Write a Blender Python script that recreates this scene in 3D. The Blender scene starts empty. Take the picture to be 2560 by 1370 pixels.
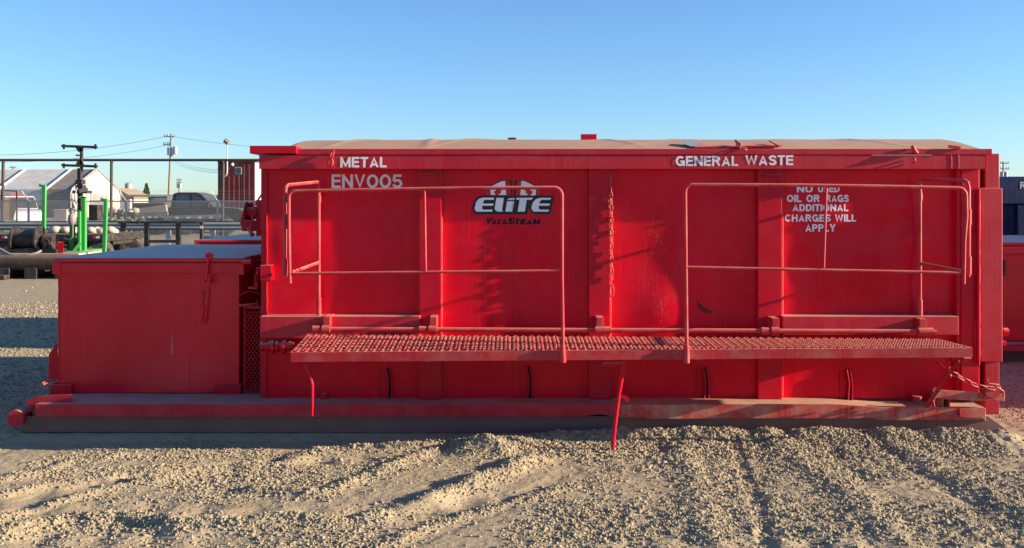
import bpy, math, random
import numpy as np
from mathutils import Vector, Matrix
R = math.radians
random.seed(7); RNG = np.random.RandomState(11)
scene = bpy.context.scene
COL = scene.collection

# ------------------------------------------------------------------ camera, sky, sun, exposure
F_PX, CAM_Y, CAM_Z, HOR = 2444.0, -7.0, 1.60, 505.0
cam_d = bpy.data.cameras.new("camera"); cam = bpy.data.objects.new("camera", cam_d); COL.objects.link(cam)
cam.location = (0, CAM_Y, CAM_Z); cam.rotation_euler = (R(90), 0, 0)
cam_d.sensor_width = 36; cam_d.lens = 36 * F_PX / 2560
cam_d.shift_y = -(685 - HOR) / 2560
cam_d.clip_start = 0.05; cam_d.clip_end = 6000
scene.camera = cam
SUN_EL, SUN_AZ = R(14.5), R(95.2)          # azimuth measured from +Y clockwise (towards +X)
world = bpy.data.worlds.new("World"); scene.world = world; world.use_nodes = True
wn = world.node_tree.nodes; wl = world.node_tree.links
sky = wn.new("ShaderNodeTexSky"); sky.sky_type = 'NISHITA'; sky.sun_disc = False
sky.sun_elevation = SUN_EL; sky.sun_rotation = SUN_AZ
sky.air_density = 1.0; sky.dust_density = 0.2; sky.ozone_density = 3.0; sky.altitude = 400
bg = wn["Background"]; bg.inputs[1].default_value = 0.075
tint = wn.new("ShaderNodeMixRGB"); tint.blend_type = 'MULTIPLY'; tint.inputs[0].default_value = 1; tint.inputs[2].default_value = (.72, .90, 1.13, 1)
wl.new(sky.outputs[0], tint.inputs[1]); wl.new(tint.outputs[0], bg.inputs[0])
sun_d = bpy.data.lights.new("sun", 'SUN'); sun = bpy.data.objects.new("sun", sun_d); COL.objects.link(sun)
sun_d.energy = 5.0; sun_d.angle = R(0.5); sun_d.color = (1.0, 0.83, 0.62)
sdir = Vector((math.cos(SUN_EL) * math.sin(SUN_AZ), math.cos(SUN_EL) * math.cos(SUN_AZ), math.sin(SUN_EL)))
sun.rotation_euler = sdir.to_track_quat('Z', 'Y').to_euler(); sun.location = (30, -4, 12)
vs = scene.view_settings
vs.view_transform = 'Standard'; vs.look = 'None'; vs.gamma = 1; vs.use_curve_mapping = False
vs.exposure = 1.4

# ------------------------------------------------------------------ pixel helpers (photograph 2560 x 1370)
def S(Y): return F_PX / (Y - CAM_Y)
def X(px, Y): return (px - 1280) / S(Y)
def Z(py, Y): return CAM_Z - (py - HOR) / S(Y)
def P(px, py, Y): return Vector((X(px, Y), Y, Z(py, Y)))
def G(px, py):
    d = F_PX * CAM_Z / (py - HOR)
    return ((px - 1280) * d / F_PX, d + CAM_Y)

# ------------------------------------------------------------------ mesh builder
class MB:
    def __init__(s): s.v = []; s.f = []; s.sm = []
    def add(s, vs, fs, smooth=False):
        o = len(s.v); s.v.extend([tuple(p) for p in vs])
        for f in fs: s.f.append([i + o for i in f]); s.sm.append(smooth)
        return s
    def box(s, x0, x1, y0, y1, z0, z1):
        if x0 > x1: x0, x1 = x1, x0
        if y0 > y1: y0, y1 = y1, y0
        if z0 > z1: z0, z1 = z1, z0
        v = [(x, y, z) for x in (x0, x1) for y in (y0, y1) for z in (z0, z1)]
        return s.add(v, [(0, 1, 3, 2), (4, 6, 7, 5), (0, 4, 5, 1), (2, 3, 7, 6), (0, 2, 6, 4), (1, 5, 7, 3)])
    def bar(s, a, b, w, h, up=(0, 0, 1)):
        a = Vector(a); b = Vector(b); d = (b - a).normalized(); up = Vector(up)
        if abs(d.dot(up)) > .98: up = Vector((0, 1, 0))
        r = d.cross(up).normalized(); u = r.cross(d).normalized()
        v = []
        for p in (a, b):
            for i, j in ((-1, -1), (1, -1), (1, 1), (-1, 1)): v.append(p + r * (w / 2 * i) + u * (h / 2 * j))
        return s.add(v, [(3, 2, 1, 0), (4, 5, 6, 7), (0, 1, 5, 4), (1, 2, 6, 5), (2, 3, 7, 6), (3, 0, 4, 7)])
    def tube(s, pts, r, n=10, closed=False, caps=True):
        pts = [Vector(p) for p in pts]; m = len(pts)
        rs = r if isinstance(r, (list, tuple)) else [r] * m
        tang = []
        for i in range(m):
            if closed: t = pts[(i + 1) % m] - pts[i - 1]
            else: t = pts[min(i + 1, m - 1)] - pts[max(i - 1, 0)]
            tang.append(t.normalized())
        ref = Vector((0, 0, 1)) if abs(tang[0].z) < .9 else Vector((0, 1, 0))
        u = tang[0].cross(ref).normalized(); v = []
        for i in range(m):
            u = (u - tang[i] * u.dot(tang[i])).normalized(); w = tang[i].cross(u)
            for k in range(n):
                a = 2 * math.pi * k / n; v.append(pts[i] + (u * math.cos(a) + w * math.sin(a)) * rs[i])
        fs = []
        for i in range(m if closed else m - 1):
            for k in range(n):
                a = i * n + k; b = i * n + (k + 1) % n; c = ((i + 1) % m) * n + (k + 1) % n; d = ((i + 1) % m) * n + k
                fs.append((a, b, c, d))
        s.add(v, fs, True)
        if caps and not closed:
            s.add(v[:n], [tuple(range(n - 1, -1, -1))]); s.add(v[-n:], [tuple(range(n))])
        return s
    def cyl(s, a, b, r, n=16, r2=None): return s.tube([a, b], [r, r if r2 is None else r2], n)
    def prism(s, poly, f0, f1):
        """poly: list of 2d points; f0/f1 map a 2d point to 3d (front / back)."""
        n = len(poly); v = [f0(*p) for p in poly] + [f1(*p) for p in poly]
        fs = [tuple(range(n)), tuple(range(2 * n - 1, n - 1, -1))]
        for i in range(n):
            j = (i + 1) % n; fs.append((i, i + n, j + n, j))
        return s.add(v, fs)
    def grid(s, nx, nz, fn, smooth=True):
        v = [fn(i / nx, j / nz) for j in range(nz + 1) for i in range(nx + 1)]
        fs = [(j * (nx + 1) + i, j * (nx + 1) + i + 1, (j + 1) * (nx + 1) + i + 1, (j + 1) * (nx + 1) + i) for j in range(nz) for i in range(nx)]
        return s.add(v, fs, smooth)
    def sphere(s, c, r, nu=14, nv=9, sx=1, sy=1, sz=1):
        c = Vector(c)
        v = [c + Vector((r * sx * math.sin(math.pi * j / nv) * math.cos(2 * math.pi * i / nu), r * sy * math.sin(math.pi * j / nv) * math.sin(2 * math.pi * i / nu), r * sz * math.cos(math.pi * j / nv))) for j in range(nv + 1) for i in range(nu)]
        fs = [(j * nu + i, (j + 1) * nu + i, (j + 1) * nu + (i + 1) % nu, j * nu + (i + 1) % nu) for j in range(nv) for i in range(nu)]
        return s.add(v, fs, True)
    def chain(s, pts, ll=.05, w=.031, r=.0042, jitter=.0):
        """links along a polyline, each turned a quarter against the last"""
        pts = [Vector(p) for p in pts]; pitch = ll - 2 * r
        segs = [(pts[i], pts[i + 1]) for i in range(len(pts) - 1)]
        L = sum((b - a).length for a, b in segs); n = max(1, int(L / pitch))
        def at(t):
            for a, b in segs:
                l = (b - a).length
                if t <= l: return a + (b - a) * (t / l), (b - a).normalized()
                t -= l
            return segs[-1][1], (segs[-1][1] - segs[-1][0]).normalized()
        for k in range(n):
            c, d = at((k + .5) * L / n)
            ref = Vector((0, 1, 0)) if abs(d.y) < .8 else Vector((0, 0, 1))
            u = d.cross(ref).normalized(); w_ = d.cross(u).normalized()
            ang = (k % 2) * math.pi / 2 + R(35) + random.uniform(-jitter, jitter)
            q = u * math.cos(ang) + w_ * math.sin(ang)
            loop = []; rad = w / 2 - r; st = ll / 2 - r - rad
            for i in range(12):
                a = 2 * math.pi * i / 12; sg = 1 if math.cos(a) >= 0 else -1
                loop.append(c + d * (rad * math.cos(a) + sg * max(st, 0)) + q * (rad * math.sin(a)))
            s.tube(loop, r, 6, closed=True)
        return s
    def build(s, name, m, parent=None, bevel=0, loc=None):
        off = Vector((0, 0, 0)); p = parent
        while p: off += p.location; p = p.parent
        if loc is not None: off = Vector(loc)
        me = bpy.data.meshes.new(name)
        me.from_pydata([(a - off.x, b - off.y, c - off.z) for a, b, c in s.v], [], s.f)
        me.polygons.foreach_set("use_smooth", s.sm)
        me.materials.append(m); me.update()
        o = bpy.data.objects.new(name, me); COL.objects.link(o)
        if parent: o.parent = parent
        elif loc is not None: o.location = loc
        if bevel:
            b = o.modifiers.new("bevel", 'BEVEL'); b.width = bevel; b.segments = 2; b.limit_method = 'ANGLE'; b.angle_limit = R(50)
        return o

def tag(o, label=None, cat=None, group=None, kind=None):
    if label: o["label"] = label
    if cat: o["category"] = cat
    if group: o["group"] = group
    if kind: o["kind"] = kind
    return o
def thing(name, label, cat, loc=(0, 0, 0), group=None):
    o = bpy.data.objects.new(name, None); o.empty_display_size = .2; COL.objects.link(o); o.location = loc
    return tag(o, label, cat, group)
def copy_tree(o, parent=None):
    c = o.copy(); COL.objects.link(c); c.parent = parent
    for ch in [x for x in COL.objects if x.parent == o]: copy_tree(ch, c)
    return c
def text_mesh(body, x0, x1, z0, z1, y, bold=.02, shear=0.0, space=1.0):
    cu = bpy.data.curves.new("t", 'FONT'); cu.body = body; cu.offset = bold; cu.shear = shear; cu.space_character = space
    cu.resolution_u = 6
    ob = bpy.data.objects.new("t", cu); COL.objects.link(ob)
    dg = bpy.context.evaluated_depsgraph_get(); me = bpy.data.meshes.new_from_object(ob.evaluated_get(dg))
    vs_ = [v.co.copy() for v in me.vertices]; fs = [tuple(p.vertices) for p in me.polygons]
    bpy.data.objects.remove(ob); bpy.data.curves.remove(cu); bpy.data.meshes.remove(me)
    ax = min(v.x for v in vs_); bx = max(v.x for v in vs_); az = min(v.y for v in vs_); bz = max(v.y for v in vs_)
    mb = MB()
    mb.add([(x0 + (v.x - ax) / (bx - ax) * (x1 - x0), y, z0 + (v.y - az) / (bz - az) * (z1 - z0)) for v in vs_], fs)
    return mb

# ------------------------------------------------------------------ numpy value noise
_T = RNG.rand(256, 256)
def vn(x, y, sc, seed=0):
    x = np.asarray(x, float) / sc + seed * 17.31; y = np.asarray(y, float) / sc + seed * 41.77
    xi = np.floor(x).astype(int); yi = np.floor(y).astype(int); fx = x - xi; fy = y - yi
    fx = fx * fx * (3 - 2 * fx); fy = fy * fy * (3 - 2 * fy)
    a = _T[xi & 255, yi & 255]; b = _T[(xi + 1) & 255, yi & 255]; c = _T[xi & 255, (yi + 1) & 255]; d = _T[(xi + 1) & 255, (yi + 1) & 255]
    return (a * (1 - fx) + b * fx) * (1 - fy) + (c * (1 - fx) + d * fx) * fy - .5

# ------------------------------------------------------------------ materials
def newmat(name):
    m = bpy.data.materials.new(name); m.use_nodes = True
    nt = m.node_tree; return m, nt, nt.nodes["Principled BSDF"]
def N(nt, t, **k):
    n = nt.nodes.new(t)
    for a, b in k.items(): setattr(n, a, b)
    return n
def noise(nt, vec, scale, detail=4, rough=.55):
    n = N(nt, "ShaderNodeTexNoise"); n.inputs["Scale"].default_value = scale; n.inputs["Detail"].default_value = detail; n.inputs["Roughness"].default_value = rough
    nt.links.new(vec, n.inputs["Vector"]); return n.outputs["Fac"]
def ramp(nt, fac, a, b, c0=0.0, c1=1.0):
    n = N(nt, "ShaderNodeMapRange"); n.clamp = True
    for i, v in zip((1, 2, 3, 4), (a, b, c0, c1)): n.inputs[i].default_value = v
    nt.links.new(fac, n.inputs[0]); return n.outputs[0]
def math_(nt, op, a, b):
    n = N(nt, "ShaderNodeMath", operation=op); n.use_clamp = op != 'ADD'
    for i, v in enumerate((a, b)):
        if isinstance(v, (int, float)): n.inputs[i].default_value = v
        else: nt.links.new(v, n.inputs[i])
    return n.outputs[0]
def mix(nt, fac, a, b, mode='MIX'):
    n = N(nt, "ShaderNodeMixRGB", blend_type=mode)
    for i, v in enumerate((fac, a, b)):
        if isinstance(v, (int, float)): n.inputs[i].default_value = v
        elif isinstance(v, tuple): n.inputs[i].default_value = (*v, 1)
        else: nt.links.new(v, n.inputs[i])
    return n.outputs[0]
def bump(nt, h, strength, dist):
    n = N(nt, "ShaderNodeBump"); n.inputs["Strength"].default_value = strength; n.inputs["Distance"].default_value = dist
    nt.links.new(h, n.inputs["Height"]); return n.outputs[0]
DUST = (.46, .33, .22)
def paint(name, col, rough=.38, top_dust=.75, side_dust=.12, dust=DUST, streak=.25, wear=0.0, wearcol=(.16, .06, .04), scale=1.0, metallic=0.0, bumpy=.0015, spec=.35):
    m, nt, b = newmat(name); co = N(nt, "ShaderNodeTexCoord").outputs["Object"]
    big = noise(nt, co, 1.3 * scale, 5); mid = noise(nt, co, 7 * scale, 6, .65); fine = noise(nt, co, 60 * scale, 3)
    mp = N(nt, "ShaderNodeMapping"); mp.inputs["Scale"].default_value = (55, 55, 1.1); nt.links.new(co, mp.inputs[0])
    st = noise(nt, mp.outputs[0], scale, 3)
    v = ramp(nt, big, .3, .7, .82, 1.12)
    cc = N(nt, "ShaderNodeCombineColor");
    for i in range(3): nt.links.new(v, cc.inputs[i])
    c = mix(nt, 1.0, col, cc.outputs[0], 'MULTIPLY')
    geo = N(nt, "ShaderNodeNewGeometry"); sx = N(nt, "ShaderNodeSeparateXYZ"); nt.links.new(geo.outputs["Normal"], sx.inputs[0])
    top = math_(nt, 'MULTIPLY', ramp(nt, sx.outputs[2], .35, .85), ramp(nt, mid, .25, .6, .55 * top_dust, top_dust))
    sd = math_(nt, 'MULTIPLY', ramp(nt, mid, .42, .72), side_dust)
    sk = math_(nt, 'MULTIPLY', ramp(nt, st, .5, .75), streak * side_dust * 2)
    fac = math_(nt, 'MAXIMUM', math_(nt, 'MAXIMUM', sd, sk), top)
    if wear:
        wf = math_(nt, 'MULTIPLY', ramp(nt, noise(nt, co, 13 * scale, 8, .7), .66, .7), wear)
        c = mix(nt, wf, c, wearcol)
    c = mix(nt, fac, c, dust)
    nt.links.new(c, b.inputs["Base Color"])
    rr = math_(nt, 'ADD', ramp(nt, big, .3, .7, rough - .04, rough + .06), math_(nt, 'MULTIPLY', fac, .5))
    nt.links.new(rr, b.inputs["Roughness"]); b.inputs["Metallic"].default_value = metallic; b.inputs["Specular IOR Level"].default_value = spec
    if bumpy: nt.links.new(bump(nt, math_(nt, 'ADD', fine, mid), .25, bumpy), b.inputs["Normal"])
    return m
RED = (.54, .0006, .019)
M_red = paint("red_paint", RED, .36, .8, .04, spec=.2)
M_wall = paint("red_wall_paint", (.68, .0006, .020), .26, .7, .035, streak=.7, bumpy=.0008, spec=.16)
M_box = paint("red_box_paint", (.68, .0006, .022), .22, .8, .035, spec=.38, streak=.6)
M_rail = paint("red_rail_paint", (.48, .004, .022), .42, .8, .08, streak=.6)
M_pink = paint("sun_faded_dusty_red", (.50, .014, .026), .5, .6, .24)
M_dusty = paint("dusty_red_walkway", (.46, .014, .024), .55, .55, .26)
M_deck = paint("dusty_red_deck", (.48, .006, .024), .5, .95, .14, dust=(.40, .29, .24))
M_deckedge = paint("scuffed_red_deck_edge", (.48, .03, .03), .5, .9, .85, wear=.6, wearcol=(.5, .01, .01))
M_skid = paint("dirty_grey_skid", (.17, .085, .07), .7, .6, .4, dust=(.23, .16, .12), wear=.5, wearcol=(.14, .02, .02))
M_roof = paint("dusty_tan_roof", (.36, .16, .11), .75, .8, .6, dust=(.41, .26, .165), streak=.1)
M_lid = paint("grey_dusty_lid", (.60, .48, .44), .6, .75, .5, dust=(.74, .60, .50), streak=.1)
M_dark = paint("dark_opening", (.012, .01, .01), .8, 0, 0)
def plain(name, col, rough=.6, metallic=0, var=.15, top=.3, side=.1, scale=1.0, dust=DUST):
    return paint(name, col, rough, top, side, metallic=metallic, dust=dust, scale=scale, bumpy=.001)
M_white = plain("white_lettering", (.86, .86, .88), .5, top=0, side=.03)
M_silver = plain("faded_white_lettering", (.80, .78, .79), .5, top=0, side=.2)
M_black_l = plain("black_lettering", (.012, .012, .015), .35, top=0, side=.02)
M_black_t = plain("black_small_lettering", (.003, .003, .004), .7, top=0, side=.0)
M_emred = plain("emblem_red", (.62, .005, .012), .35, top=0, side=.02)
M_black = plain("black_steel", (.012, .013, .016), .5, side=.15)
M_blackpipe = plain("dark_rusty_pipe", (.05, .032, .028), .7)
M_green = plain("bright_green_paint", (.035, .30, .06), .45, top=.3, side=.06)
M_galv = plain("galvanised_steel", (.30, .36, .40), .45, metallic=.3, side=.2)
M_chainlink = plain("chain_link_wire", (.33, .34, .34), .5, metallic=.4, side=.1)
M_rubber = plain("tyre_rubber", (.02, .02, .021), .85, side=.3)
M_wpaint = plain("white_vehicle_paint", (.75, .76, .78), .25, side=.06)
M_bpaint = plain("black_vehicle_paint", (.012, .013, .016), .2, side=.12)
M_glass = plain("tinted_glass", (.04, .055, .07), .35, top=.1, side=.03)
M_cream = plain("cream_fabric", (.62, .55, .40), .6, top=.05, side=.1)
M_fabric = plain("grey_white_fabric", (.66, .62, .55), .65, top=.1, side=.2)
M_fabric2 = plain("light_fabric_band", (.74, .71, .64), .65, top=.1, side=.2)
M_brownfab = plain("brown_grey_fabric_band", (.26, .22, .18), .7, top=.1, side=.1)
M_wood = plain("weathered_pole_wood", (.22, .15, .10), .85, top=.1, side=.3)
M_ply = plain("plywood_tan", (.68, .45, .2), .7, side=.25)
M_grey = plain("mid_grey_steel", (.22, .22, .22), .6)
M_beige = plain("beige_dusty_steel", (.40, .33, .22), .7)
M_rock = plain("pale_concrete", (.48, .42, .34), .9)
M_blue = paint("dark_blue_paint", (.004, .02, .085), .4, .5, .12, dust=(.16, .2, .24), streak=1.0)
M_reflr = plain("red_reflective_tape", (.55, .03, .03), .4, side=.05)
M_reflw = plain("white_reflective_tape", (.7, .68, .65), .4, side=.05)
M_roofbr = plain("brown_shingle_roof", (.22, .16, .12), .85)
M_tank = plain("grey_tank_steel", (.33, .36, .38), .5, metallic=.3)
M_darkwall = plain("dark_shed_wall", (.05, .055, .06), .8)
M_scuff = plain("dark_scuff", (.16, .004, .012), .6, top=0, side=.02)
M_scratch = plain("pale_scratch", (.55, .10, .09), .6, top=0, side=.3)
M_wire = plain("overhead_wire", (.05, .055, .06), .6)

def corrugated(name, col):
    return plain(name, col, .5, top=.2, side=.15)
M_maroon = corrugated("maroon_sheet", (.17, .025, .03)); M_bluew = corrugated("blue_white_sheet", (.40, .50, .60))

def ground_mat():
    m, nt, b = newmat("gravel_ground"); co = N(nt, "ShaderNodeTexCoord").outputs["Object"]
    a = noise(nt, co, .35, 6); c2 = noise(nt, co, 3.0, 6, .65); f = noise(nt, co, 45, 5, .7); g = noise(nt, co, 160, 3)
    c = mix(nt, ramp(nt, c2, .35, .65), (.345, .275, .178), (.425, .345, .23))
    c = mix(nt, ramp(nt, f, .35, .7, 0, .6), c, (.27, .215, .135))
    c = mix(nt, ramp(nt, a, .4, .65, 0, .4), c, (.40, .32, .20))
    nt.links.new(c, b.inputs["Base Color"]); b.inputs["Roughness"].default_value = .95
    b.inputs["Specular IOR Level"].default_value = .15
    vor = N(nt, "ShaderNodeTexVoronoi"); vor.inputs["Scale"].default_value = 55; nt.links.new(co, vor.inputs["Vector"])
    h = math_(nt, 'ADD', math_(nt, 'MULTIPLY', vor.outputs["Distance"], -.6), f)
    b1 = N(nt, "ShaderNodeBump"); b1.inputs["Strength"].default_value = .4; b1.inputs["Distance"].default_value = .035
    big = noise(nt, co, 5.5, 5, .6); nt.links.new(big, b1.inputs["Height"])
    b2 = N(nt, "ShaderNodeBump"); b2.inputs["Strength"].default_value = .75; b2.inputs["Distance"].default_value = .008
    nt.links.new(h, b2.inputs["Height"]); nt.links.new(b1.outputs[0], b2.inputs["Normal"]); nt.links.new(b2.outputs[0], b.inputs["Normal"]); return m
def stone_mat():
    m, nt, b = newmat("gravel_stone"); co = N(nt, "ShaderNodeTexCoord").outputs["Object"]
    a = noise(nt, co, 28, 2); f = noise(nt, co, 200, 3)
    c = mix(nt, ramp(nt, a, .3, .7), (.21, .172, .115), (.38, .315, .205))
    c = mix(nt, ramp(nt, f, .3, .7, 0, .35), c, (.31, .255, .165))
    nt.links.new(c, b.inputs["Base Color"]); b.inputs["Roughness"].default_value = .9; b.inputs["Specular IOR Level"].default_value = .2
    return m
M_ground = ground_mat(); M_stone = stone_mat()

# ------------------------------------------------------------------ ground
def poly_dist(x, y, pts):
    d = np.full(x.shape, 1e9); tt = np.zeros(x.shape); L = 0
    for (ax, ay), (bx, by) in zip(pts[:-1], pts[1:]):
        l2 = (bx - ax) ** 2 + (by - ay) ** 2
        t = np.clip(((x - ax) * (bx - ax) + (y - ay) * (by - ay)) / l2, 0, 1)
        q = np.hypot(x - ax - t * (bx - ax), y - ay - t * (by - ay)); l = math.sqrt(l2)
        tt = np.where(q < d, L + t * l, tt); d = np.minimum(d, q); L += l
    return d, tt
def gp(lst): return [G(*p) for p in lst]
RIDGES = [  # path, half-width, height
    (gp([(390, 1196), (560, 1160), (700, 1148), (780, 1122), (900, 1112), (1020, 1112), (1090, 1108), (1130, 1100), (1250, 1130)]), .085, .034),
    (gp([(1180, 1125), (1330, 1100), (1450, 1088), (1700, 1087), (2100, 1092), (2500, 1100)]), .13, .050),
    (gp([(640, 1220), (800, 1232), (900, 1192), (1010, 1150), (1080, 1125)]), .06, .024),
    (gp([(-80, 1212), (90, 1182), (170, 1142), (300, 1130)]), .045, .020),
    (gp([(-100, 1252), (130, 1208), (250, 1192), (300, 1186)]), .04, .016),
    (gp([(-100, 1318), (40, 1280), (110, 1258), (220, 1230), (380, 1192)]), .05, .024),
    (gp([(-100, 1352), (190, 1290), (300, 1284), (450, 1312), (600, 1312), (700, 1302), (850, 1304), (950, 1292), (1100, 1242), (1250, 1182), (1330, 1150)]), .085, .040),
    (gp([(930, 1372), (1050, 1322), (1150, 1288), (1290, 1246), (1420, 1215)]), .05, .015),
    (gp([(350, 1420), (620, 1385), (860, 1372)]), .07, .024),
    (gp([(1700, 1110), (1735, 1200), (1770, 1340)]), .09, .014), (gp([(1950, 1110), (2080, 1200), (2230, 1320)]), .10, .016),
    (gp([(2240, 1120), (2420, 1200), (2600, 1300)]), .10, .016)]
TRACKS = [
    (gp([(-100, 1265), (100, 1235), (300, 1200), (470, 1165), (600, 1145), (900, 1140)]), .10, -.016, .9),
    (gp([(-100, 1170), (250, 1150), (560, 1140)]), .10, -.010, .8),
    (gp([(60, 1268), (400, 1262), (700, 1272), (1000, 1272), (1250, 1240)]), .09, -.014, .8),
    (gp([(800, 1400), (1050, 1340), (1200, 1285), (1330, 1225), (1430, 1170)]), .06, -.006, .35),
    (gp([(1430, 1140), (1580, 1125), (1650, 1120)]), .05, -.012, .8),
    (gp([(1835, 1100), (1870, 1200), (1900, 1280), (1925, 1390)]), .04, -.009, .3),
    (gp([(2190, 1100), (2300, 1180), (2460, 1280)]), .045, -.009, .3), (gp([(2060, 1100), (2160, 1200)]), .04, -.008, .3),
    (gp([(-100, 1345), (300, 1340), (560, 1345)]), .10, -.006, .4),
    (gp([(1400, 1375), (1900, 1365), (2500, 1372)]), .12, -.006, .6)]
def ground_h(x, y, detail=True):
    near = np.clip(1 - np.maximum(np.abs(x) - 6, 0) / 6, 0, 1) * np.clip(1 - np.maximum(np.abs(y + 1) - 6, 0) / 6, 0, 1)
    h = .05 * vn(x, y, 9, 1) * near + .010 * vn(x, y, .9, 2) * near
    far = 1 - near
    h = h + far * (.10 * vn(x, y, 11, 3))
    dens = np.clip(.26 + 1.1 * vn(x, y, .55, 5) + .6 * vn(x, y, .17, 6) + .5 * np.clip((x - .1) / .6, -.2, 1), .04, 1)
    for pts, w, a in RIDGES:
        d, t = poly_dist(x, y, pts); g = np.exp(-(d / w) ** 2) * (.65 + 1.1 * (vn(t, t * 0, .13, 9) + .5) * .7)
        h = h + a * g; dens = np.clip(dens + .9 * np.exp(-(d / (w * 1.1)) ** 2), 0, 1.4)
    for k, (pts, w, a, clr) in enumerate(TRACKS):
        d, t = poly_dist(x, y, pts); d = np.abs(d + .035 * vn(x, y, .13, 40 + k) + .02 * vn(x, y, .05, 60 + k)); g = 1 / (1 + (d / w) ** 6)
        h = h + a * g
        if k in (0, 2, 8, 9): h = h + .0075 * g * np.sin(t / .045 + 3 * np.sign(vn(x, y, .09, 4))) * near
        dens = dens * (1 - clr * g)
    if detail:
        rough = .35 + .65 * np.clip(dens, 0, 1)
        h = h + near * (-.12 + 1.1 * rough) * (.012 * vn(x, y, .11, 7) + .012 * vn(x, y, .045, 8) + .010 * vn(x, y, .022, 10)) - .035 * near * np.clip((-.2 - x) / 1.2, 0, 1) * np.exp(-((y + .45) / .35) ** 2)
    # flattened bearing under the containers
    u = np.clip((y + .30) / .12, 0, 1) * np.clip((3.0 - y) / .5, 0, 1) * np.clip((4.0 - np.abs(x)) / .4, 0, 1)
    h = h * (1 - u) + u * (-.012 + .006 * vn(x, y, .05, 8))
    return h, dens
def axis(fine0, fine1, step, coarse):
    a = list(np.arange(fine0, fine1, step)); lo, hi, g = fine0, fine1, step
    left = []; right = []
    while lo > -coarse: g *= 1.16; lo -= g; left.append(lo)
    g = step
    while hi < coarse: g *= 1.16; right.append(hi); hi += g
    right.append(hi)
    return np.array(left[::-1] + a + right)
gx = axis(-3.7, 3.9, .0095, 2500); gy = axis(-2.9, -.02, .0085, 2500)
GX, GY = np.meshgrid(gx, gy); GH, _ = ground_h(GX, GY)
nv = GX.size; nx_, ny_ = len(gx), len(gy)
me = bpy.data.meshes.new("ground"); me.vertices.add(nv)
me.vertices.foreach_set("co", np.stack([GX, GY, GH], -1).ravel().astype(np.float32))
i0 = (np.arange(ny_ - 1)[:, None] * nx_ + np.arange(nx_ - 1)[None, :]).ravel()
q = np.stack([i0, i0 + 1, i0 + nx_ + 1, i0 + nx_], -1).ravel().astype(np.int32)
me.loops.add(len(q)); me.loops.foreach_set("vertex_index", q); me.polygons.add(len(i0))
me.polygons.foreach_set("loop_start", np.arange(0, len(q), 4, dtype=np.int32)); me.polygons.foreach_set("loop_total", np.full(len(i0), 4, dtype=np.int32))
me.polygons.foreach_set("use_smooth", np.ones(len(i0), dtype=bool)); me.update(calc_edges=True); me.materials.append(M_ground)
ground = bpy.data.objects.new("ground", me); COL.objects.link(ground)
tag(ground, "sandy gravel yard ground with tyre tracks and loose ridges", "ground", kind="structure")

# loose gravel
_t = (1 + 5 ** .5) / 2
ICO_V = np.array([(-1, _t, 0), (1, _t, 0), (-1, -_t, 0), (1, -_t, 0), (0, -1, _t), (0, 1, _t), (0, -1, -_t), (0, 1, -_t), (_t, 0, -1), (_t, 0, 1), (-_t, 0, -1), (-_t, 0, 1)]) / 1.902
ICO_F = np.array([(0, 11, 5), (0, 5, 1), (0, 1, 7), (0, 7, 10), (0, 10, 11), (1, 5, 9), (5, 11, 4), (11, 10, 2), (10, 7, 6), (7, 1, 8), (3, 9, 4), (3, 4, 2), (3, 2, 6), (3, 6, 8), (3, 8, 9), (4, 9, 5), (2, 4, 11), (6, 2, 10), (8, 6, 7), (9, 8, 1)])
def scatter(n, x0, x1, y0, y1, rmin, rmax, use_dens=True, power=2.6):
    x = RNG.uniform(x0, x1, n); y = RNG.uniform(y0, y1, n); h, d = ground_h(x, y, True)
    keep = (RNG.rand(n) < d) if use_dens else np.ones(n, bool)
    # nothing inside the container's skid or legs
    keep &= ~((y > -.25) & (y < 2.7) & (x > -3.45) & (x < 3.6))
    x, y, h = x[keep], y[keep], h[keep]
    r = rmin + (rmax - rmin) * RNG.rand(len(x)) ** power
    return x, y, h, r
parts = [scatter(34000, -3.0, 3.2, -2.75, -.24, .0045, .0135, power=2.4), scatter(80000, -3.0, 3.2, -2.75, -.24, .0022, .0058, power=1.3),
         scatter(16000, -6.5, -3.4, -.6, 4, .004, .015, False), scatter(5000, -8, -4, 4, 9, .008, .02, False), scatter(14000, 3.3, 6, -.8, 4, .004, .013, False), scatter(2500, -9, -3.3, 3, 12, .01, .03),
         scatter(16000, -.1, 3.2, -.85, -.24, .006, .014, power=1.6), scatter(34000, -3.0, .6, -2.75, -.3, .005, .011, power=1.5), scatter(60, -2.6, 2.8, -2.6, -.4, .014, .024)]
sx, sy, sh, sr = [np.concatenate(c) for c in zip(*parts)]
ns = len(sx)
jit = 1 + .42 * (RNG.rand(ns, 12, 1) - .5) * 2
vv = ICO_V[None] * jit * RNG.uniform(.55, 1.25, (ns, 1, 3))
q4 = RNG.normal(size=(ns, 4)); q4 /= np.linalg.norm(q4, axis=1, keepdims=True); w, a, b, c = q4.T
RM = np.stack([1 - 2 * (b * b + c * c), 2 * (a * b - c * w), 2 * (a * c + b * w), 2 * (a * b + c * w), 1 - 2 * (a * a + c * c), 2 * (b * c - a * w), 2 * (a * c - b * w), 2 * (b * c + a * w), 1 - 2 * (a * a + b * b)], -1).reshape(ns, 3, 3)
vv = np.einsum('nij,nkj->nki', RM, vv) * sr[:, None, None]; vv[..., 2] *= .85
vv[..., 0] += sx[:, None]; vv[..., 1] += sy[:, None]; vv[..., 2] += (sh + sr * .08)[:, None]
ff = (ICO_F[None] + 12 * np.arange(ns)[:, None, None]).ravel().astype(np.int32)
me = bpy.data.meshes.new("gravel"); me.vertices.add(ns * 12); me.vertices.foreach_set("co", vv.ravel().astype(np.float32))
me.loops.add(len(ff)); me.loops.foreach_set("vertex_index", ff); me.polygons.add(ns * 20)
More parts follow.
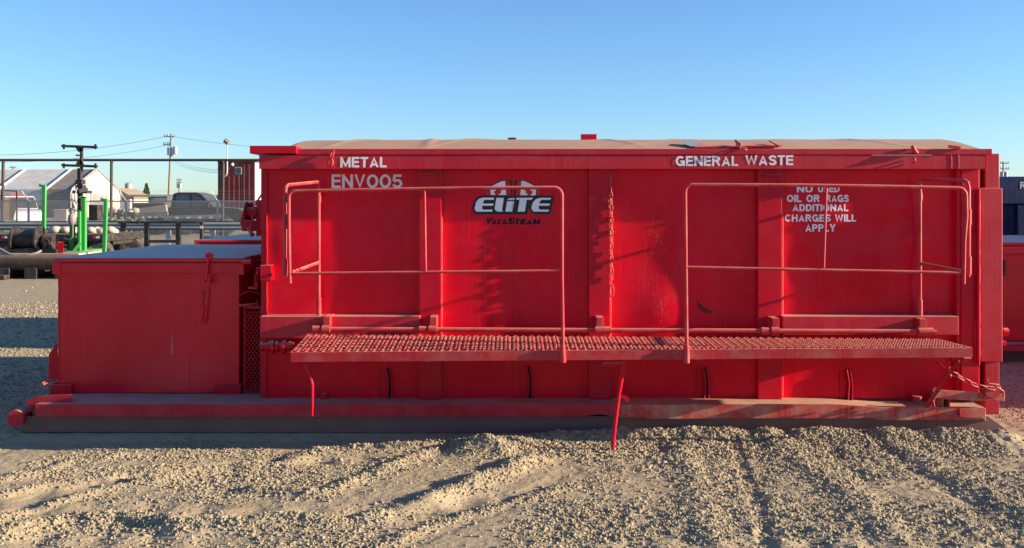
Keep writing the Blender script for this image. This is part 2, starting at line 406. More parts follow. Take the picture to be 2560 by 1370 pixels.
me.polygons.foreach_set("loop_start", np.arange(0, len(ff), 3, dtype=np.int32)); me.polygons.foreach_set("loop_total", np.full(ns * 20, 3, dtype=np.int32))
me.update(calc_edges=True); me.materials.append(M_stone)
gravel = bpy.data.objects.new("gravel", me); COL.objects.link(gravel)
tag(gravel, "loose tan gravel stones scattered over the yard", "gravel", kind="stuff")

# ================================================================== THE LONG RED CONTAINER
BX0, BX1 = X(655, 0), X(2445, 0)           # box ends
YR, YT, YL, YD, YP = -.058, -.13, -.125, -.22, -.68
ZDECK = .198
bin_ = thing("waste_container", "long red waste container with railed catwalk, white lettering and dusty tan roof", "waste container", (.0, 1.1, 0))
DENTS = [(2250, 560, .10, .010), (2290, 600, .09, -.012), (2270, 445, .14, .010), (2225, 520, .12, -.008), (1800, 432, .16, .008), (1860, 440, .10, -.007),
         (1620, 640, .2, .008), (1650, 770, .15, -.007), (2000, 670, .12, .009), (2180, 640, .16, -.009), (930, 480, .22, .006), (720, 600, .15, -.006),
         (900, 660, .2, -.005), (1380, 700, .2, .004), (1180, 640, .2, -.004), (2340, 700, .12, .009), (2110, 760, .15, .006), (1560, 500, .14, .005)]
TEXT_CLEAR = [(828, 1006, 425, 475), (1175, 1390, 440, 570), (1955, 2145, 460, 585)]
def wall_y(x, z):
    y = .010 * float(vn(x, z, .8, 21)) + .004 * float(vn(x, z, .25, 22))
    for px, py, s_, a in DENTS:
        dx = x - X(px, 0); dz = z - Z(py, 0); y += 1.5 * a * math.exp(-(dx * dx + dz * dz) / (s_ * s_))
    k = 1
    for a, b, c, d in TEXT_CLEAR:
        ox = max(X(a, 0) - x, 0, x - X(b, 0)); oz = max(Z(d, 0) - z, 0, z - Z(c, 0)); o = math.hypot(ox, oz)
        k = min(k, min(1, o / .12))
    e = min(1, min(x - BX0, BX1 - x) / .12)
    return y * k * max(e, 0)
zb, zt = ZDECK, Z(388, 0)
mb = MB(); mb.grid(220, 80, lambda u, v: ((lambda x, z: (x, wall_y(x, z), z))(BX0 + u * (BX1 - BX0), zb + v * (zt - zb))))
mb.build("side_wall", M_wall, bin_)
mb = MB(); mb.box(BX0, BX1, .02, 2.4, zb, zt - .02); mb.build("hopper_body", M_red, bin_)
for a, b in ((1048, 1103), (1472, 1525), (1895, 1955)):
    MB().box(X(a, YR), X(b, YR), YR, .03, zb, Z(421, YT)).build("rib", M_red, bin_, .004)
mb = MB(); mb.box(X(2392, YR), X(2450, YR), YR, .03, zb, Z(421, YT)); mb.box(X(2402, YR), X(2447, YR - .01), YR - .012, YR + .01, zb, Z(421, YT))
mb.build("corner_post", M_red, bin_, .003)
mb = MB(); mb.box(BX0 - .004, X(667, 0), -.012, .03, zb, Z(421, YT)); mb.tube([P(667, y, -.014) + Vector((random.uniform(-.002, .002), 0, 0)) for y in range(430, 792, 12)], .006, 6)
mb.build("corner_post", M_red, bin_)
mb = MB(); mb.tube([(X(1281, 0), wall_y(X(1281, 0), Z(y, 0)) - .0005, Z(y, 0)) for y in range(428, 1000, 14)], .0022, 5); mb.build("weld_seam", M_red, bin_)
def wall_decal(polys, name, m_):
    mb = MB()
    for pl in polys:
        v = [(X(a, 0), wall_y(X(a, 0), Z(b, 0)) - .0007, Z(b, 0)) for a, b in pl]; mb.add(v, [tuple(range(len(pl)))])
    mb.build(name, m_, bin_)
wall_decal([[(1741, 753), (1746, 752), (1752, 762), (1764, 770), (1778, 775), (1785, 779), (1778, 783), (1764, 782), (1752, 778), (1744, 768)]], "scuff_mark", M_scuff)
scr = []
for cx, cy, rx, ry, n in ((1640, 580, 30, 60, 60), (1650, 760, 30, 50, 70), (1600, 680, 50, 90, 40), (1700, 640, 20, 60, 16), (2100, 640, 90, 60, 26), (1830, 640, 50, 60, 20), (1200, 720, 60, 40, 12), (900, 640, 90, 90, 14)):
    for _ in range(n):
        a = random.gauss(cx, rx * .5); b = random.gauss(cy, ry * .5); l = random.uniform(1.5, 9) ** 1.1; t = random.gauss(1.3, .45); w = random.uniform(.25, .6)
        if any(abs(a - q) < 14 for q in (1048, 1103, 1472, 1525, 1895, 1955)) or 1472 < a < 1530: continue
        c_, s_ = math.cos(t), math.sin(t); scr.append([(a - s_ * w, b + c_ * w), (a + c_ * l, b + s_ * l), (a + s_ * w, b - c_ * w), (a - c_ * l * .2, b - s_ * l * .2)])
wall_decal(scr, "scratches", M_scratch)
# top rail, lid, roof
mb = MB()
n = 60; x0, x1 = X(648, YT), X(2462, YT); rt, rb = Z(388, YT), Z(422, YT)
mb.grid(n, 6, lambda u, v: (x0 + u * (x1 - x0), YT + .003 * float(vn(u * 5.3, v * .12, .35, 31)), rb + v * (rt - rb)))
mb.add([(x0, YT, rt), (x1, YT, rt), (x1, .05, rt), (x0, .05, rt)], [(0, 1, 2, 3)]); mb.add([(x0, YT, rb), (x1, YT, rb), (x1, .03, rb), (x0, .03, rb)], [(3, 2, 1, 0)])
mb.add([(x0, YT, rb), (x0, YT, rt), (x0, .05, rt), (x0, .05, rb)], [(0, 1, 2, 3)]); mb.add([(x1, YT, rb), (x1, YT, rt), (x1, .05, rt), (x1, .05, rb)], [(3, 2, 1, 0)])
mb.box(x0, x0 + .12, .05, 2.45, rb, rt); mb.box(x1 - .12, x1, .05, 2.45, rb, rt); mb.box(x0, x1, 2.45, 2.52, rb, rt)
mb.build("top_rail", M_rail, bin_)
lid0 = Z(387.6, YT); lid1 = Z(372, YT)
mb = MB(); mb.box(X(741, YT), X(2480, YT), YT - .005, YT + .04, lid0 + .002, lid1); mb.box(X(2470, YT), X(2480, YT), YT + .04, 2.5, lid0 + .004, lid1)
mb.box(X(741, YT), X(2470, YT), 2.46, 2.5, lid0 + .004, lid1)
lid = mb.build("lid_frame", M_rail, bin_, .003)
MB().box(X(624, YT - .03), X(741, YT - .03), YT - .03, 2.5, Z(384, YT - .03), Z(364, YT - .03)).build("lid_end_beam", M_red, bin_, .004)
PROF = [(-.09, lid1 - .004), (.12, lid1 + .035), (.35, lid1 + .078), (.6, lid1 + .108), (.9, lid1 + .122), (1.2, lid1 + .126), (1.6, lid1 + .118), (2.0, lid1 + .07), (2.45, lid1 - .004)]
def roof_pt(u, v):
    t = v * (len(PROF) - 1); i = min(int(t), len(PROF) - 2); f = t - i
    y = PROF[i][0] * (1 - f) + PROF[i + 1][0] * f; z = PROF[i][1] * (1 - f) + PROF[i + 1][1] * f
    x = -1.71 + u * (X(2466, YT) + 1.71)
    e = min(1, u / .02); z = lid1 + (z - lid1) * (.35 + .65 * e)
    hump = .016 * float(vn(x, y, .75, 33)) + .006 * float(vn(x, y, .2, 34))
    seam = .010 * math.exp(-((x + .62) / .04) ** 2) + .012 * math.exp(-((x - 2.0) / .35) ** 2)
    crease = sum(.009 * math.exp(-((x - c0 - k0 * (y - .6)) / .03) ** 2) for c0, k0 in ((-.35, .5), (.75, -.4), (1.25, .9), (2.62, -.5), (-1.2, .3)))
    z += (hump + seam + crease) * math.sin(math.pi * v) * e
    return (x, y, z)
MB().grid(260, 40, roof_pt).build("roof_cover", M_roof, bin_)
mb = MB(); mb.box(X(1453, .9), X(1492, .9), .9, .96, lid1 + .09, Z(335, .9)); mb.build("lifting_tab", M_red, bin_, .003)
mb = MB(); mb.cyl(P(1270, 349, .9), P(1290, 349, .9), .018, 10); mb.build("roof_hinge", M_black, bin_)
# roof hatch flap with its chain
def tilt_plate(mb, x0, x1, y0, y1, z0, z1, th):
    mb.add([(x0, y0, z0), (x1, y0, z0), (x1, y1, z1), (x0, y1, z1), (x0, y0, z0 + th), (x1, y0, z0 + th), (x1, y1, z1 + th), (x0, y1, z1 + th)],
           [(3, 2, 1, 0), (4, 5, 6, 7), (0, 1, 5, 4), (1, 2, 6, 5), (2, 3, 7, 6), (3, 0, 4, 7)])
mb = MB(); tilt_plate(mb, X(1738, -.05), X(1945, -.05), -.05, .20, lid1 + .012, lid1 + .055, .008)
hatch = mb.build("hatch_flap", M_red, bin_)
mb = MB(); mb.add([P(1697, 356, .12), P(1735, 368, -.04), P(1750, 366, -.03), P(1752, 355, .15), P(1716, 350, .22)], [(0, 1, 2, 3, 4)]); mb.build("bent_corner", M_galv, hatch)
mb = MB(); mb.bar(P(1735, 369, -.05), P(1949, 365, -.05), .02, .012); mb.bar(P(1925, 352, .1), P(1950, 365, -.05), .02, .01); mb.build("hatch_edge", M_red, hatch)
mb = MB(); mb.tube([P(1840, 352, .02), P(1852, 364, -.06)], .012, 8); mb.chain([P(1842, 357, -.06), P(1856, 370, -.15), P(1870, 375, -.16)], .06, .038, .005); mb.build("chain", M_pink, bin_)
def hook_chain(px, top, bot):
    mb = MB(); mb.chain([P(px + 5, top, YT - .012), P(px, (top + bot) / 2 - 3, YT - .03), P(px - 3, (top + bot) / 2 + 4, YT - .03)], .06, .036, .0048)
    r = [P(px - 3 + 6 * math.cos(a), bot - 12 + 11 * math.sin(a), YT - .022 - .006 * math.cos(a)) for a in np.linspace(0, 2 * math.pi, 16, endpoint=False)]
    mb.tube(r, .0065, 7, closed=True); mb.build("chain", M_pink, bin_)
hook_chain(829, 372, 417)
MB().tube([P(2281, 366, YT - .01), P(2286, 376, YT - .03), P(2292, 382, YT - .012)], .014, 8).build("lid_latch", M_pink, bin_)
MB().tube([P(2284, 395, YT - .006), P(2287, 397, YT - .03), P(2287, 404, YT - .03), P(2284, 406, YT - .006)], .007, 7).build("latch_staple", M_pink, bin_)
MB().bar(P(2372, 366, YT - .01), P(2400, 370, YT - .012), .02, .02).build("hinge_stub", M_pink, bin_)
for px in (2378, 2396):
    MB().tube([P(px, y, YT - .001) + Vector((random.uniform(-.003, .003), 0, 0)) for y in range(386, 424, 5)], .004, 5).build("weld_seam", M_rail, bin_)
# pad eyes on the ribs, corner hinge block
for px, py in ((1076, 442), (1927, 445)):
    mb = MB(); a, b, c, d = P(px - 18, py - 8, YR), P(px + 16, py - 8, YR), P(px + 18, py + 12, YR), P(px - 17, py + 10, YR); o = Vector((0, -.035, 0))
    mb.tube([a, a + o, b + o, c + o, c], .006, 6); mb.box(a.x, b.x, YR - .034, YR, a.z - .012, a.z); mb.build("pad_eye", M_red, bin_)
mb = MB(); mb.box(X(650, -.06), X(679, -.06), -.06, .05, Z(702, -.06), Z(663, -.06)); mb.build("hinge_block", M_red, bin_, .004)
# lower rails
for a, b, bot in ((650, 1050, 846), (1957, 2397, 838)):
    mb = MB(); mb.box(X(a, YL), X(b, YL), YL, .02, Z(bot, YL), Z(791, YL)); mb.build("lower_rail", M_rail, bin_, .005)
# hinge tube with lugs
YH = -.18
mb = MB(); mb.tube([P(795, 823, YH), P(2335, 829, YH)], .0165, 14); hinge = mb.build("hinge_tube", M_pink, bin_)
for k, px in enumerate((812, 1078, 1494, 1933, 2300)):
    t = (px - 795) / 1540.0; cy = 823 + 6 * t
    mb = MB(); mb.box(X(px - 3, YH), X(px + 14, YH), YH - .012, -.02, Z(cy - 2, YH), Z(cy - 32, YH)); mb.tube([P(px - 6, cy, YH), P(px + 14, cy, YH)], .031, 14)
    mb.tube([P(px - 30, cy, YH), P(px - 12, cy, YH)] if k not in (2, 4) else [P(px + 15, cy, YH), P(px + 32, cy, YH)], .027, 14)
    mb.build("hinge_lug", M_pink, bin_, .002)
mb = MB(); mb.cyl(P(2330, 829, YH), P(2342, 829, YH), .010, 10); mb.build("hinge_pin", M_pink, hinge)
mb = MB(); mb.cyl(P(652, 866, -.12), P(735, 866, -.12), .028, 14)
for px in (652, 672, 690, 722): mb.cyl(P(px, 866, -.12), P(px + 7, 866, -.12), .040 if px in (672, 690) else .034, 16)
for px in (680, 708): mb.cyl(P(px, 868, -.12), P(px + 6, 868, -.12), .05, 16)
mb.build("coupling_shaft", M_red, bin_)
# right end columns and door post
mb = MB(); mb.box(X(2463, -.06), X(2499, -.06), -.06, .1, Z(1036, -.06), Z(384, -.06)); mb.build("door_column", M_rail, bin_, .005)
mb = MB(); mb.box(X(2452, -.085), X(2507, -.085), -.085, .02, Z(905, -.085), Z(470, -.085)); post = mb.build("door_post", M_rail, bin_, .006)
mb = MB(); mb.tube([P(2447, 472, -.095), P(2446, 913, -.095)], .011, 10); mb.box(X(2436, -.085), X(2446, -.085), -.085, -.045, Z(905, -.085), Z(800, -.085)); mb.box(X(2438, -.085), X(2446, -.085), -.085, -.045, Z(690, -.085), Z(585, -.085)); mb.build("door_hinge", M_red, post, .002)
mb = MB(); mb.tube([P(2449.5 + random.uniform(-1, 1), y, -.088) for y in range(478, 905, 14)], .0045, 5); mb.build("weld_seam", M_pink, post)
MB().cyl(P(2507, 830, -.04), P(2519, 830, -.04), .03, 8).build("door_bolt", M_red, post)
MB().bar(P(2507, 858, -.04), P(2514, 858, -.04), .03, .03).build("door_lug", M_red, post)
mb = MB(); mb.box(BX1, X(2462, .1), .05, 2.42, zb, zt); mb.build("end_door", M_red, bin_, .004)
# deck and skid
mb = MB(); xl, xr = X(66, YD), X(2462, YD); zd0 = Z(1042, YD)
mb.box(xl + .02, xr, YD + .26, 2.4, ZDECK - .05, ZDECK - .003); mb.build("deck_plate", M_deck, bin_)
def edge_y(x):   # the lip is bent: the right half is turned towards the sun
    t = x - X(1530, YD)
    y = YD + .006 * float(vn(x, .3, .5, 41)) + (.0 if t < 0 else .0)
    if t < 0: y += -.03 * math.exp(-(t / .18) ** 2)
    else: y += -.03 * math.exp(-(t / .5) ** 2)
    return y
def edge_zt(x):
    t = min(1, max(0, (x - X(2060, YD)) / .5)); return ZDECK - .024 * t * t * (3 - 2 * t)
def edge_zb(x):
    t = x - X(1500, YD); z = zd0 + .022 * math.exp(-(t / .10) ** 2) - (.01 if t > .3 else 0)
    if x > X(2190, YD): z -= .012
    return z
nx = 160
XM = X(1535, YD)
for ea, eb, em in ((xl + .06, XM, M_deck), (XM, xr, M_deckedge)):
    mb = MB(); nx = 90
    mb.grid(nx, 6, lambda u, v: ((lambda x: (x, edge_y(x) + .014 * (v - .5) ** 2 * float(vn(x, v, .3, 44)), edge_zb(x) + v * (edge_zt(x) - edge_zb(x))))(ea + u * (eb - ea))))
    mb.grid(nx, 1, lambda u, v: ((lambda x: (x, edge_y(x) + v * (YD + .25 - edge_y(x)), edge_zt(x)))(ea + u * (eb - ea))))
    mb.grid(nx, 1, lambda u, v: ((lambda x: (x, edge_y(x) + (1 - v) * (YD + .10 - edge_y(x)), edge_zb(x)))(ea + u * (eb - ea))))
    if ea < XM: mb.add([(ea, edge_y(ea), zd0), (ea, YD + .2, zd0), (ea, YD + .2, ZDECK), (ea, edge_y(ea), ZDECK)], [(0, 1, 2, 3)])
    else: mb.add([(xr, edge_y(xr), edge_zb(xr)), (xr, YD + .2, edge_zb(xr)), (xr, YD + .2, edge_zt(xr)), (xr, edge_y(xr), edge_zt(xr))], [(3, 2, 1, 0)])
    mb.build("deck_edge", em, bin_)
mb = MB(); mb.prism([(2398, 1022), (2440, 1018), (2464, 1020), (2464, 1053), (2455, 1046), (2400, 1043)], lambda a, b: P(a, b, YD - .03), lambda a, b: P(a, b, YD + .04)); mb.build("bent_end_plate", M_deckedge, bin_, .003)
mb = MB(); mb.prism([(64, 1001), (96, 990), (180, 985), (180, 1012), (72, 1015)], lambda a, b: P(a, b, YD + .06), lambda a, b: P(a, b, YD + .14)); mb.build("deck_corner_plate", M_deck, bin_, .002)
# skid plate below (grey) with slanted right end
mb = MB(); mb.prism([(68, 1040), (2470, 1040), (2533, 1085), (52, 1080)], lambda a, b: P(a, b, YD + .035), lambda a, b: P(a, b, YD + .075)); mb.build("skid_plate", M_skid, bin_, .003)
mb = MB(); mb.box(xl + .05, xr + .1, 2.3, 2.36, .0, .15); mb.box(xl, xl + .1, YD + .08, 2.3, .0, .15); mb.build("skid_beam", M_skid, bin_)
# roller at the left end
rc = P(38, 1046, YD - .01)
mb = MB(); mb.cyl(rc, rc + Vector((0, .22, 0)), .057, 24); mb.cyl(rc + Vector((0, .22, 0)), rc + Vector((0, 2.2, 0)), .03, 14); mb.cyl(rc + Vector((0, 2.2, 0)), rc + Vector((0, 2.42, 0)), .057, 24)
mb.bar(rc + Vector((.02, .1, .03)), rc + Vector((.12, .14, .06)), .04, .03); mb.build("roller", M_rail, bin_)
# brackets that locate the small box
for a, b, c, d in ((125, 178, 961, 993), (536, 601, 963, 998)):
    mb = MB(); y = .14; mb.box(X(a, y), X(b, y), y, y + .012, ZDECK - .004, Z(c, y))
    if a < 200: mb.box(X(a, y), X(a, y) + .012, y + .012, y + .3, ZDECK - .004, Z(c, y))
    else: mb.box(X(b, y) - .012, X(b, y), y + .012, y + .3, ZDECK - .004, Z(c, y))
    mb.build("corner_bracket", M_red, bin_, .002)
mb = MB(); mb.prism([(122, 885), (144, 855), (146, 950), (122, 948)], lambda a, b: P(a, b, .3), lambda a, b: P(a, b, .33)); mb.build("side_fin", M_red, bin_)
mb = MB(); mb.tube([P(105, 958, .0), P(120, 952, .05), P(142, 950, .12)], .006, 6); mb.tube([P(108, 962, -.01), P(128, 953, .05)], .005, 6); mb.build("frayed_cable", M_pink, bin_)
# fork pockets / bent slots in the lower wall, stubs
for px, t, bt in ((970, 920, 1004), (1321, 916, 1004), (1763, 918, 1012), (2122, 925, 1013)):
    mb = MB(); pts = [(px - 4, t), (px + 2, t), (px + 7, (t + bt) / 2 - 10), (px + 7, bt), (px - 2, bt), (px, (t + bt) / 2 - 10)]
    mb.prism(pts, lambda a, b: P(a, b, -.022), lambda a, b: P(a, b, .0)); sl = mb.build("drain_slot", M_dark, bin_)
    mb = MB(); mb.tube([P(px - 5, t, -.026), P(px + 1, (t + bt) / 2 - 10, -.03), P(px - 3, bt, -.026)], .006, 6); mb.tube([P(px + 4, t + 4, -.024), P(px + 9, (t + bt) / 2 - 10, -.028), P(px + 9, bt, -.024)], .004, 6)
    mb.box(X(px - 22, -.01), X(px - 20, -.01), -.008, .0, Z(bt, 0), Z(t, 0)); mb.build("slot_lip", M_red, sl)
mb = MB(); mb.tube([(X(1333, -.01) + .06 * math.cos(a), -.03, Z(940, -.03) + .085 * math.sin(a)) for a in np.linspace(1.2, -2.0, 16)], .0018, 5); mb.build("loose_wire", M_red, bin_)
mb = MB(); mb.box(X(801, -.05), X(816, -.05), -.05, -.004, ZDECK - .005, Z(984, -.05)); mb.build("stub", M_red, bin_, .002)
mb = MB(); mb.box(X(2286, -.09), X(2290, -.09), -.09, -.05, ZDECK - .005, Z(991, -.09)); mb.cyl((X(2299, -.1), -.08, ZDECK - .005), (X(2299, -.1), -.08, Z(991, -.08)), .022, 12); mb.build("stub", M_pink, bin_)
# square tube and latch arm at right
y = YD + .01
mb = MB(); a0, a1, c0, c1 = X(2356, y), X(2375, y), Z(1026, y), Z(996, y)
for q_ in ((a0, a0 + .007, c0, c1), (a1 - .007, a1, c0, c1), (a0 + .007, a1 - .007, c0, c0 + .007), (a0 + .007, a1 - .007, c1 - .007, c1)): mb.box(q_[0], q_[1], y, y + .2, q_[2], q_[3])
sq = mb.build("square_tube", M_deckedge, bin_); mb = MB(); mb.box(a0 + .008, a1 - .008, y + .12, y + .13, c0 + .008, c1 - .008); mb.build("tube_inside", M_dark, sq)
y = YD - .02
mb = MB(); mb.prism([(2330, 975), (2345, 974), (2512, 985), (2512, 1003), (2395, 1000), (2338, 995)], lambda a, b: P(a, b, y), lambda a, b: P(a, b, y + .03)); arm = mb.build("latch_arm", M_deckedge, bin_, .003)
mb = MB(); c = P(2483, 981, y - .05); mb.tube([c, c + Vector((0, .06, 0))], .045, 20)
for vtx in range(len(mb.v)): mb.v[vtx] = (c.x + (mb.v[vtx][0] - c.x) * 1.15, mb.v[vtx][1], c.z + (mb.v[vtx][2] - c.z) * .8)
mb.build("latch_knob", M_pink, arm); c = P(2455, 991, y - .025); mb = MB(); mb.cyl(c, c + Vector((0, .03, 0)), .018, 12); mb.cyl(c + Vector((.012, -.01, -.01)), c + Vector((.012, .03, -.01)), .011, 8); mb.build("pivot_bolt", M_pink, arm)
mb = MB(); mb.chain([P(2379, 932, -.40), P(2398, 942, -.36), P(2425, 958, -.32), P(2455, 968, -.29), P(2488, 972, -.28)], .072, .04, .0048); mb.build("chain", M_pink, bin_)
mb = MB(); mb.tube([P(2468, 948, -.24), P(2472, 960, -.25), P(2497, 962, -.25), P(2502, 975, -.25)], .006, 6); mb.tube([P(2490, 966, -.26), P(2508, 978, -.26), P(2509, 990, -.25)], .007, 6); mb.build("tie_wire", M_pink, bin_)
mb = MB(); mb.chain([P(2328, 968, -.27), P(2340, 975, -.28), P(2338, 985, -.28)], .045, .03, .006); mb.tube([P(2332, 1000, -.28), P(2336, 1015, -.29), P(2332, 1022, -.29), P(2327, 1016, -.29), P(2330, 1010, -.28)], .006, 6); mb.tube([P(2338, 985, -.28), P(2336, 1003, -.28)], .004, 6); mb.build("hook_chain", M_pink, bin_)
# hanging chain on the third bay's rib
mb = MB(); pts = [P(1527, 480, YR - .012), P(1529, 560, YR - .022), P(1528, 640, YR - .018), P(1529, 700, YR - .018)]
mb.chain(pts, .052, .031, .0043, .25); mb.tube([P(1527, 433, YR - .004), P(1526, 438, YR - .02), P(1528, 482, YR - .02)], .006, 7)
lp = [P(1529 + 5 * math.cos(a), 727 + 15 * math.sin(a), YR - .02) for a in np.linspace(0, 2 * math.pi, 16, endpoint=False)]
mb.tube(lp, .005, 6, closed=True); lp = [P(1527 + 4 * math.cos(a), 520 + 14 * math.sin(a), YR - .016) for a in np.linspace(0, 2 * math.pi, 14, endpoint=False)]
mb.chain([P(1523, 490, YR - .012), P(1524, 590, YR - .014)], .052, .03, .004, .3); mb.build("hanging_chain", M_pink, bin_)
# vertical weld beads on the sun side of ribs
for px in (1104, 1526, 1956):
    MB().tube([P(px + random.uniform(-.4, .4), yy, -.006) for yy in range(430, 1000, 16)], .007, 6).build("weld_seam", M_pink, bin_)

# lettering: heavy sans capitals drawn as strokes
def el(cx, cy, rx, ry, a0, a1, n=14): return [(cx + rx * math.cos(R(a0 + (a1 - a0) * i / n)), cy + ry * math.sin(R(a0 + (a1 - a0) * i / n))) for i in range(n + 1)]
def glyph(ch, t):
    h = t / 2
    if ch == ' ': return .32, []
    W_ = dict(E=.64, T=.66, L=.58, I=t, M=.88, N=.76, A=.80, V=.78, W=1.08, Y=.76, H=.74, P=.68, R=.74, D=.74, U=.74, O=.82, C=.78, G=.82, S=.70).get(ch, .62)
    w = W_
    if ch == '0': w = .80
    if ch == '5': w = .70
    v = lambda x: [(x, 0), (x, 1)]
    g = {'E': [v(h), [(t, 1 - h), (w, 1 - h)], [(t, .52), (w * .95, .52)], [(t, h), (w, h)]],
         'T': [[(w / 2, 0), (w / 2, 1 - t)], [(0, 1 - h), (w, 1 - h)]], 'L': [v(h), [(t, h), (w, h)]], 'I': [v(h)],
         'M': [v(h), v(w - h), [(h, .9), (w / 2, .10), (w - h, .9)]], 'N': [v(h), v(w - h), [(h, .92), (w - h, .08)]],
         'A': [[(h * 1.05, 0), (w / 2, .93), (w - h * 1.05, 0)], [(w * .26, .28), (w * .74, .28)]], 'V': [[(h * 1.05, 1), (w / 2, .07), (w - h * 1.05, 1)]],
         'W': [[(h, 1), (w * .28, .07), (w * .5, .88), (w * .72, .07), (w - h, 1)]], 'Y': [[(h, 1), (w / 2, .45), (w - h, 1)], [(w / 2, 0), (w / 2, .5)]],
         'H': [v(h), v(w - h), [(t, .52), (w - t, .52)]], 'U': [[(h, 1), (h, .34)] + el(w / 2, .34, w / 2 - h, .34 - h, 180, 360)[1:] + [(w - h, 1)]],
         'P': [v(h), [(t, 1 - h), (w * .52, 1 - h)] + el(w * .52, .70, w * .48 - h, .30 - h, 90, -90, 10)[1:] + [(t, .40 + h)]],
         'R': [v(h), [(t, 1 - h), (w * .52, 1 - h)] + el(w * .52, .72, w * .44 - h, .28 - h, 90, -90, 10)[1:] + [(t, .44 + h)], [(w * .50, .5), (w * .62, .40), (w - h * .9, 0)]],
         'D': [v(h), [(t, 1 - h), (w * .40, 1 - h)] + el(w * .40, .5, w * .60 - h, .5 - h, 90, -90, 16)[1:] + [(t, h)]],
         'O': [el(w / 2, .5, w / 2 - h, .5 - h, 0, 360, 28)], '0': [el(w / 2, .5, w / 2 - h, .5 - h, 0, 360, 28)],
         'C': [el(w / 2, .5, w / 2 - h, .5 - h, 38, 322, 24)], 'G': [el(w / 2, .5, w / 2 - h, .5 - h, 42, 352, 24), [(w - h, 0), (w - h, .50 - t / 2)], [(w * .52, .45), (w, .45)]],
         'S': [[(w - h * 1.1, .72)] + el(w / 2, .745, w / 2 - h * 1.1, .255 - h, 10, 180, 12)[1:] + [(h * 1.2, .70), (w * .28, .56), (w * .72, .45), (w - h, .30)] + el(w / 2, .265, w / 2 - h, .265 - h, 0, -170, 12)[1:]],
         '5': [[(w * .92, 1 - h), (w * .22, 1 - h), (w * .14, .52)], [(w * .12, .50)] + el(w * .48, .33, w * .52 - h, .33 - h, 130, -165, 18)]}
    return w, g.get(ch, [])
def stroke_text(body, x0, x1, z0, z1, y, t=.2, gap=.095, shear=0.0):
    pos = 0; quads = []; dy = 0
    for ch in body:
        w, st_ = glyph(ch, t)
        for k, pl in enumerate(st_):
            n = len(pl); closed = pl[0] == pl[-1] or (abs(pl[0][0] - pl[-1][0]) < 1e-6 and abs(pl[0][1] - pl[-1][1]) < 1e-6)
            if closed: pl = pl[:-1]; n -= 1
            lft, rgt = [], []
            for i in range(n):
                a = Vector(pl[i - 1]) if (i or closed) else None; b = Vector(pl[i]); c = Vector(pl[(i + 1) % n]) if (i < n - 1 or closed) else None
                d1 = (b - a).normalized() if a is not None else None; d2 = (c - b).normalized() if c is not None else None
                d1 = d1 or d2; d2 = d2 or d1
                n1 = Vector((-d1.y, d1.x)); n2 = Vector((-d2.y, d2.x)); m_ = n1 + n2
                m_ = m_ / max(m_.length_squared / 2, .35) if m_.length > 1e-4 else n1
                lft.append(b + m_ * t / 2); rgt.append(b - m_ * t / 2)
            for i in range(n if closed else n - 1):
                j = (i + 1) % n; quads.append(([lft[i], rgt[i], rgt[j], lft[j]], pos, k))
        pos += w + (gap if ch != ' ' else 0)
    pos -= gap; mb = MB()
    for q_, o, k in quads:
        mb.add([(x0 + (p.x + o + shear * p.y) / (pos + shear) * (x1 - x0), y - .00012 * k, z0 + min(1, max(0, p.y)) * (z1 - z0)) for p in q_], [(0, 1, 2, 3)])
    return mb
for body, a, b, c, d, yy, m_, t_ in (("METAL", 851, 967, 392.5, 418.5, YT, M_silver, .195), ("GENERAL", 1689, 1845, 390, 415, YT, M_silver, .195), ("WASTE", 1863, 1983, 388, 413, YT, M_silver, .195),
        ("ENV005", 829, 1006, 436, 470, 0, M_silver, .18), ("NO", 1992, 2032, 463.5, 481, 0, M_white, .205), ("USED", 2045, 2099, 463, 480.5, 0, M_white, .205),
        ("OIL", 1967, 2003, 487, 505, 0, M_white, .205), ("OR", 2016, 2049, 487, 505, 0, M_white, .205), ("RAGS", 2064, 2122, 487, 505, 0, M_white, .205),
        ("ADDITIONAL", 1981, 2121, 510.5, 528, 0, M_white, .205), ("CHARGES", 1962, 2077, 536, 554, 0, M_white, .205), ("WILL", 2087, 2140, 536, 554, 0, M_white, .205), ("APPLY", 2013, 2089, 560.5, 579, 0, M_white, .205)):
    off = -.0031 if yy == YT else -.0008
    stroke_text(body, X(a, yy), X(b, yy), Z(d, yy), Z(c, yy), yy + off, t_).build("lettering", m_, bin_)
# emblem
def L(a, b, y=-.001): return P(1160 + a / 9.135, 430 + b / 9.135, 0) + Vector((0, y, 0))
def decal(polys, y): 
    mb = MB()
    for p in polys: mb.add([L(a, b, y) for a, b in p], [tuple(range(len(p) - 1, -1, -1))])
    return mb
bgp = [(195, 880), (185, 800), (215, 690), (270, 590), (350, 540), (450, 522), (2060, 540), (1975, 970), (1620, 970), (1540, 930), (1480, 830), (1440, 970), (290, 970), (230, 940)]
emb = decal([bgp], -.0012).build("emblem", M_black_l, bin_)
E1 = [(690, 585), (430, 585), (340, 610), (275, 690), (245, 820), (250, 870), (290, 905), (640, 905), (650, 860), (440, 860), (415, 840), (410, 800), (420, 770), (665, 770), (675, 720), (430, 720), (450, 660), (480, 635), (680, 635)]
LL = [(740, 590), (910, 590), (870, 860), (890, 905), (780, 905), (720, 880), (700, 830)]
I1 = [(985, 665), (1145, 665), (1105, 905), (945, 905)]; I2 = [(985, 635), (1030, 600), (1160, 590), (1150, 635)]
TT = [(1200, 590), (1580, 585), (1540, 635), (1430, 635), (1390, 905), (1225, 905), (1270, 635), (1195, 635)]
E2 = [(1985, 590), (1730, 590), (1640, 620), (1570, 700), (1540, 800), (1545, 850), (1590, 905), (1930, 905), (1940, 860), (1750, 860), (1710, 840), (1705, 770), (1950, 770), (1960, 720), (1715, 720), (1740, 660), (1780, 635), (1975, 635)]
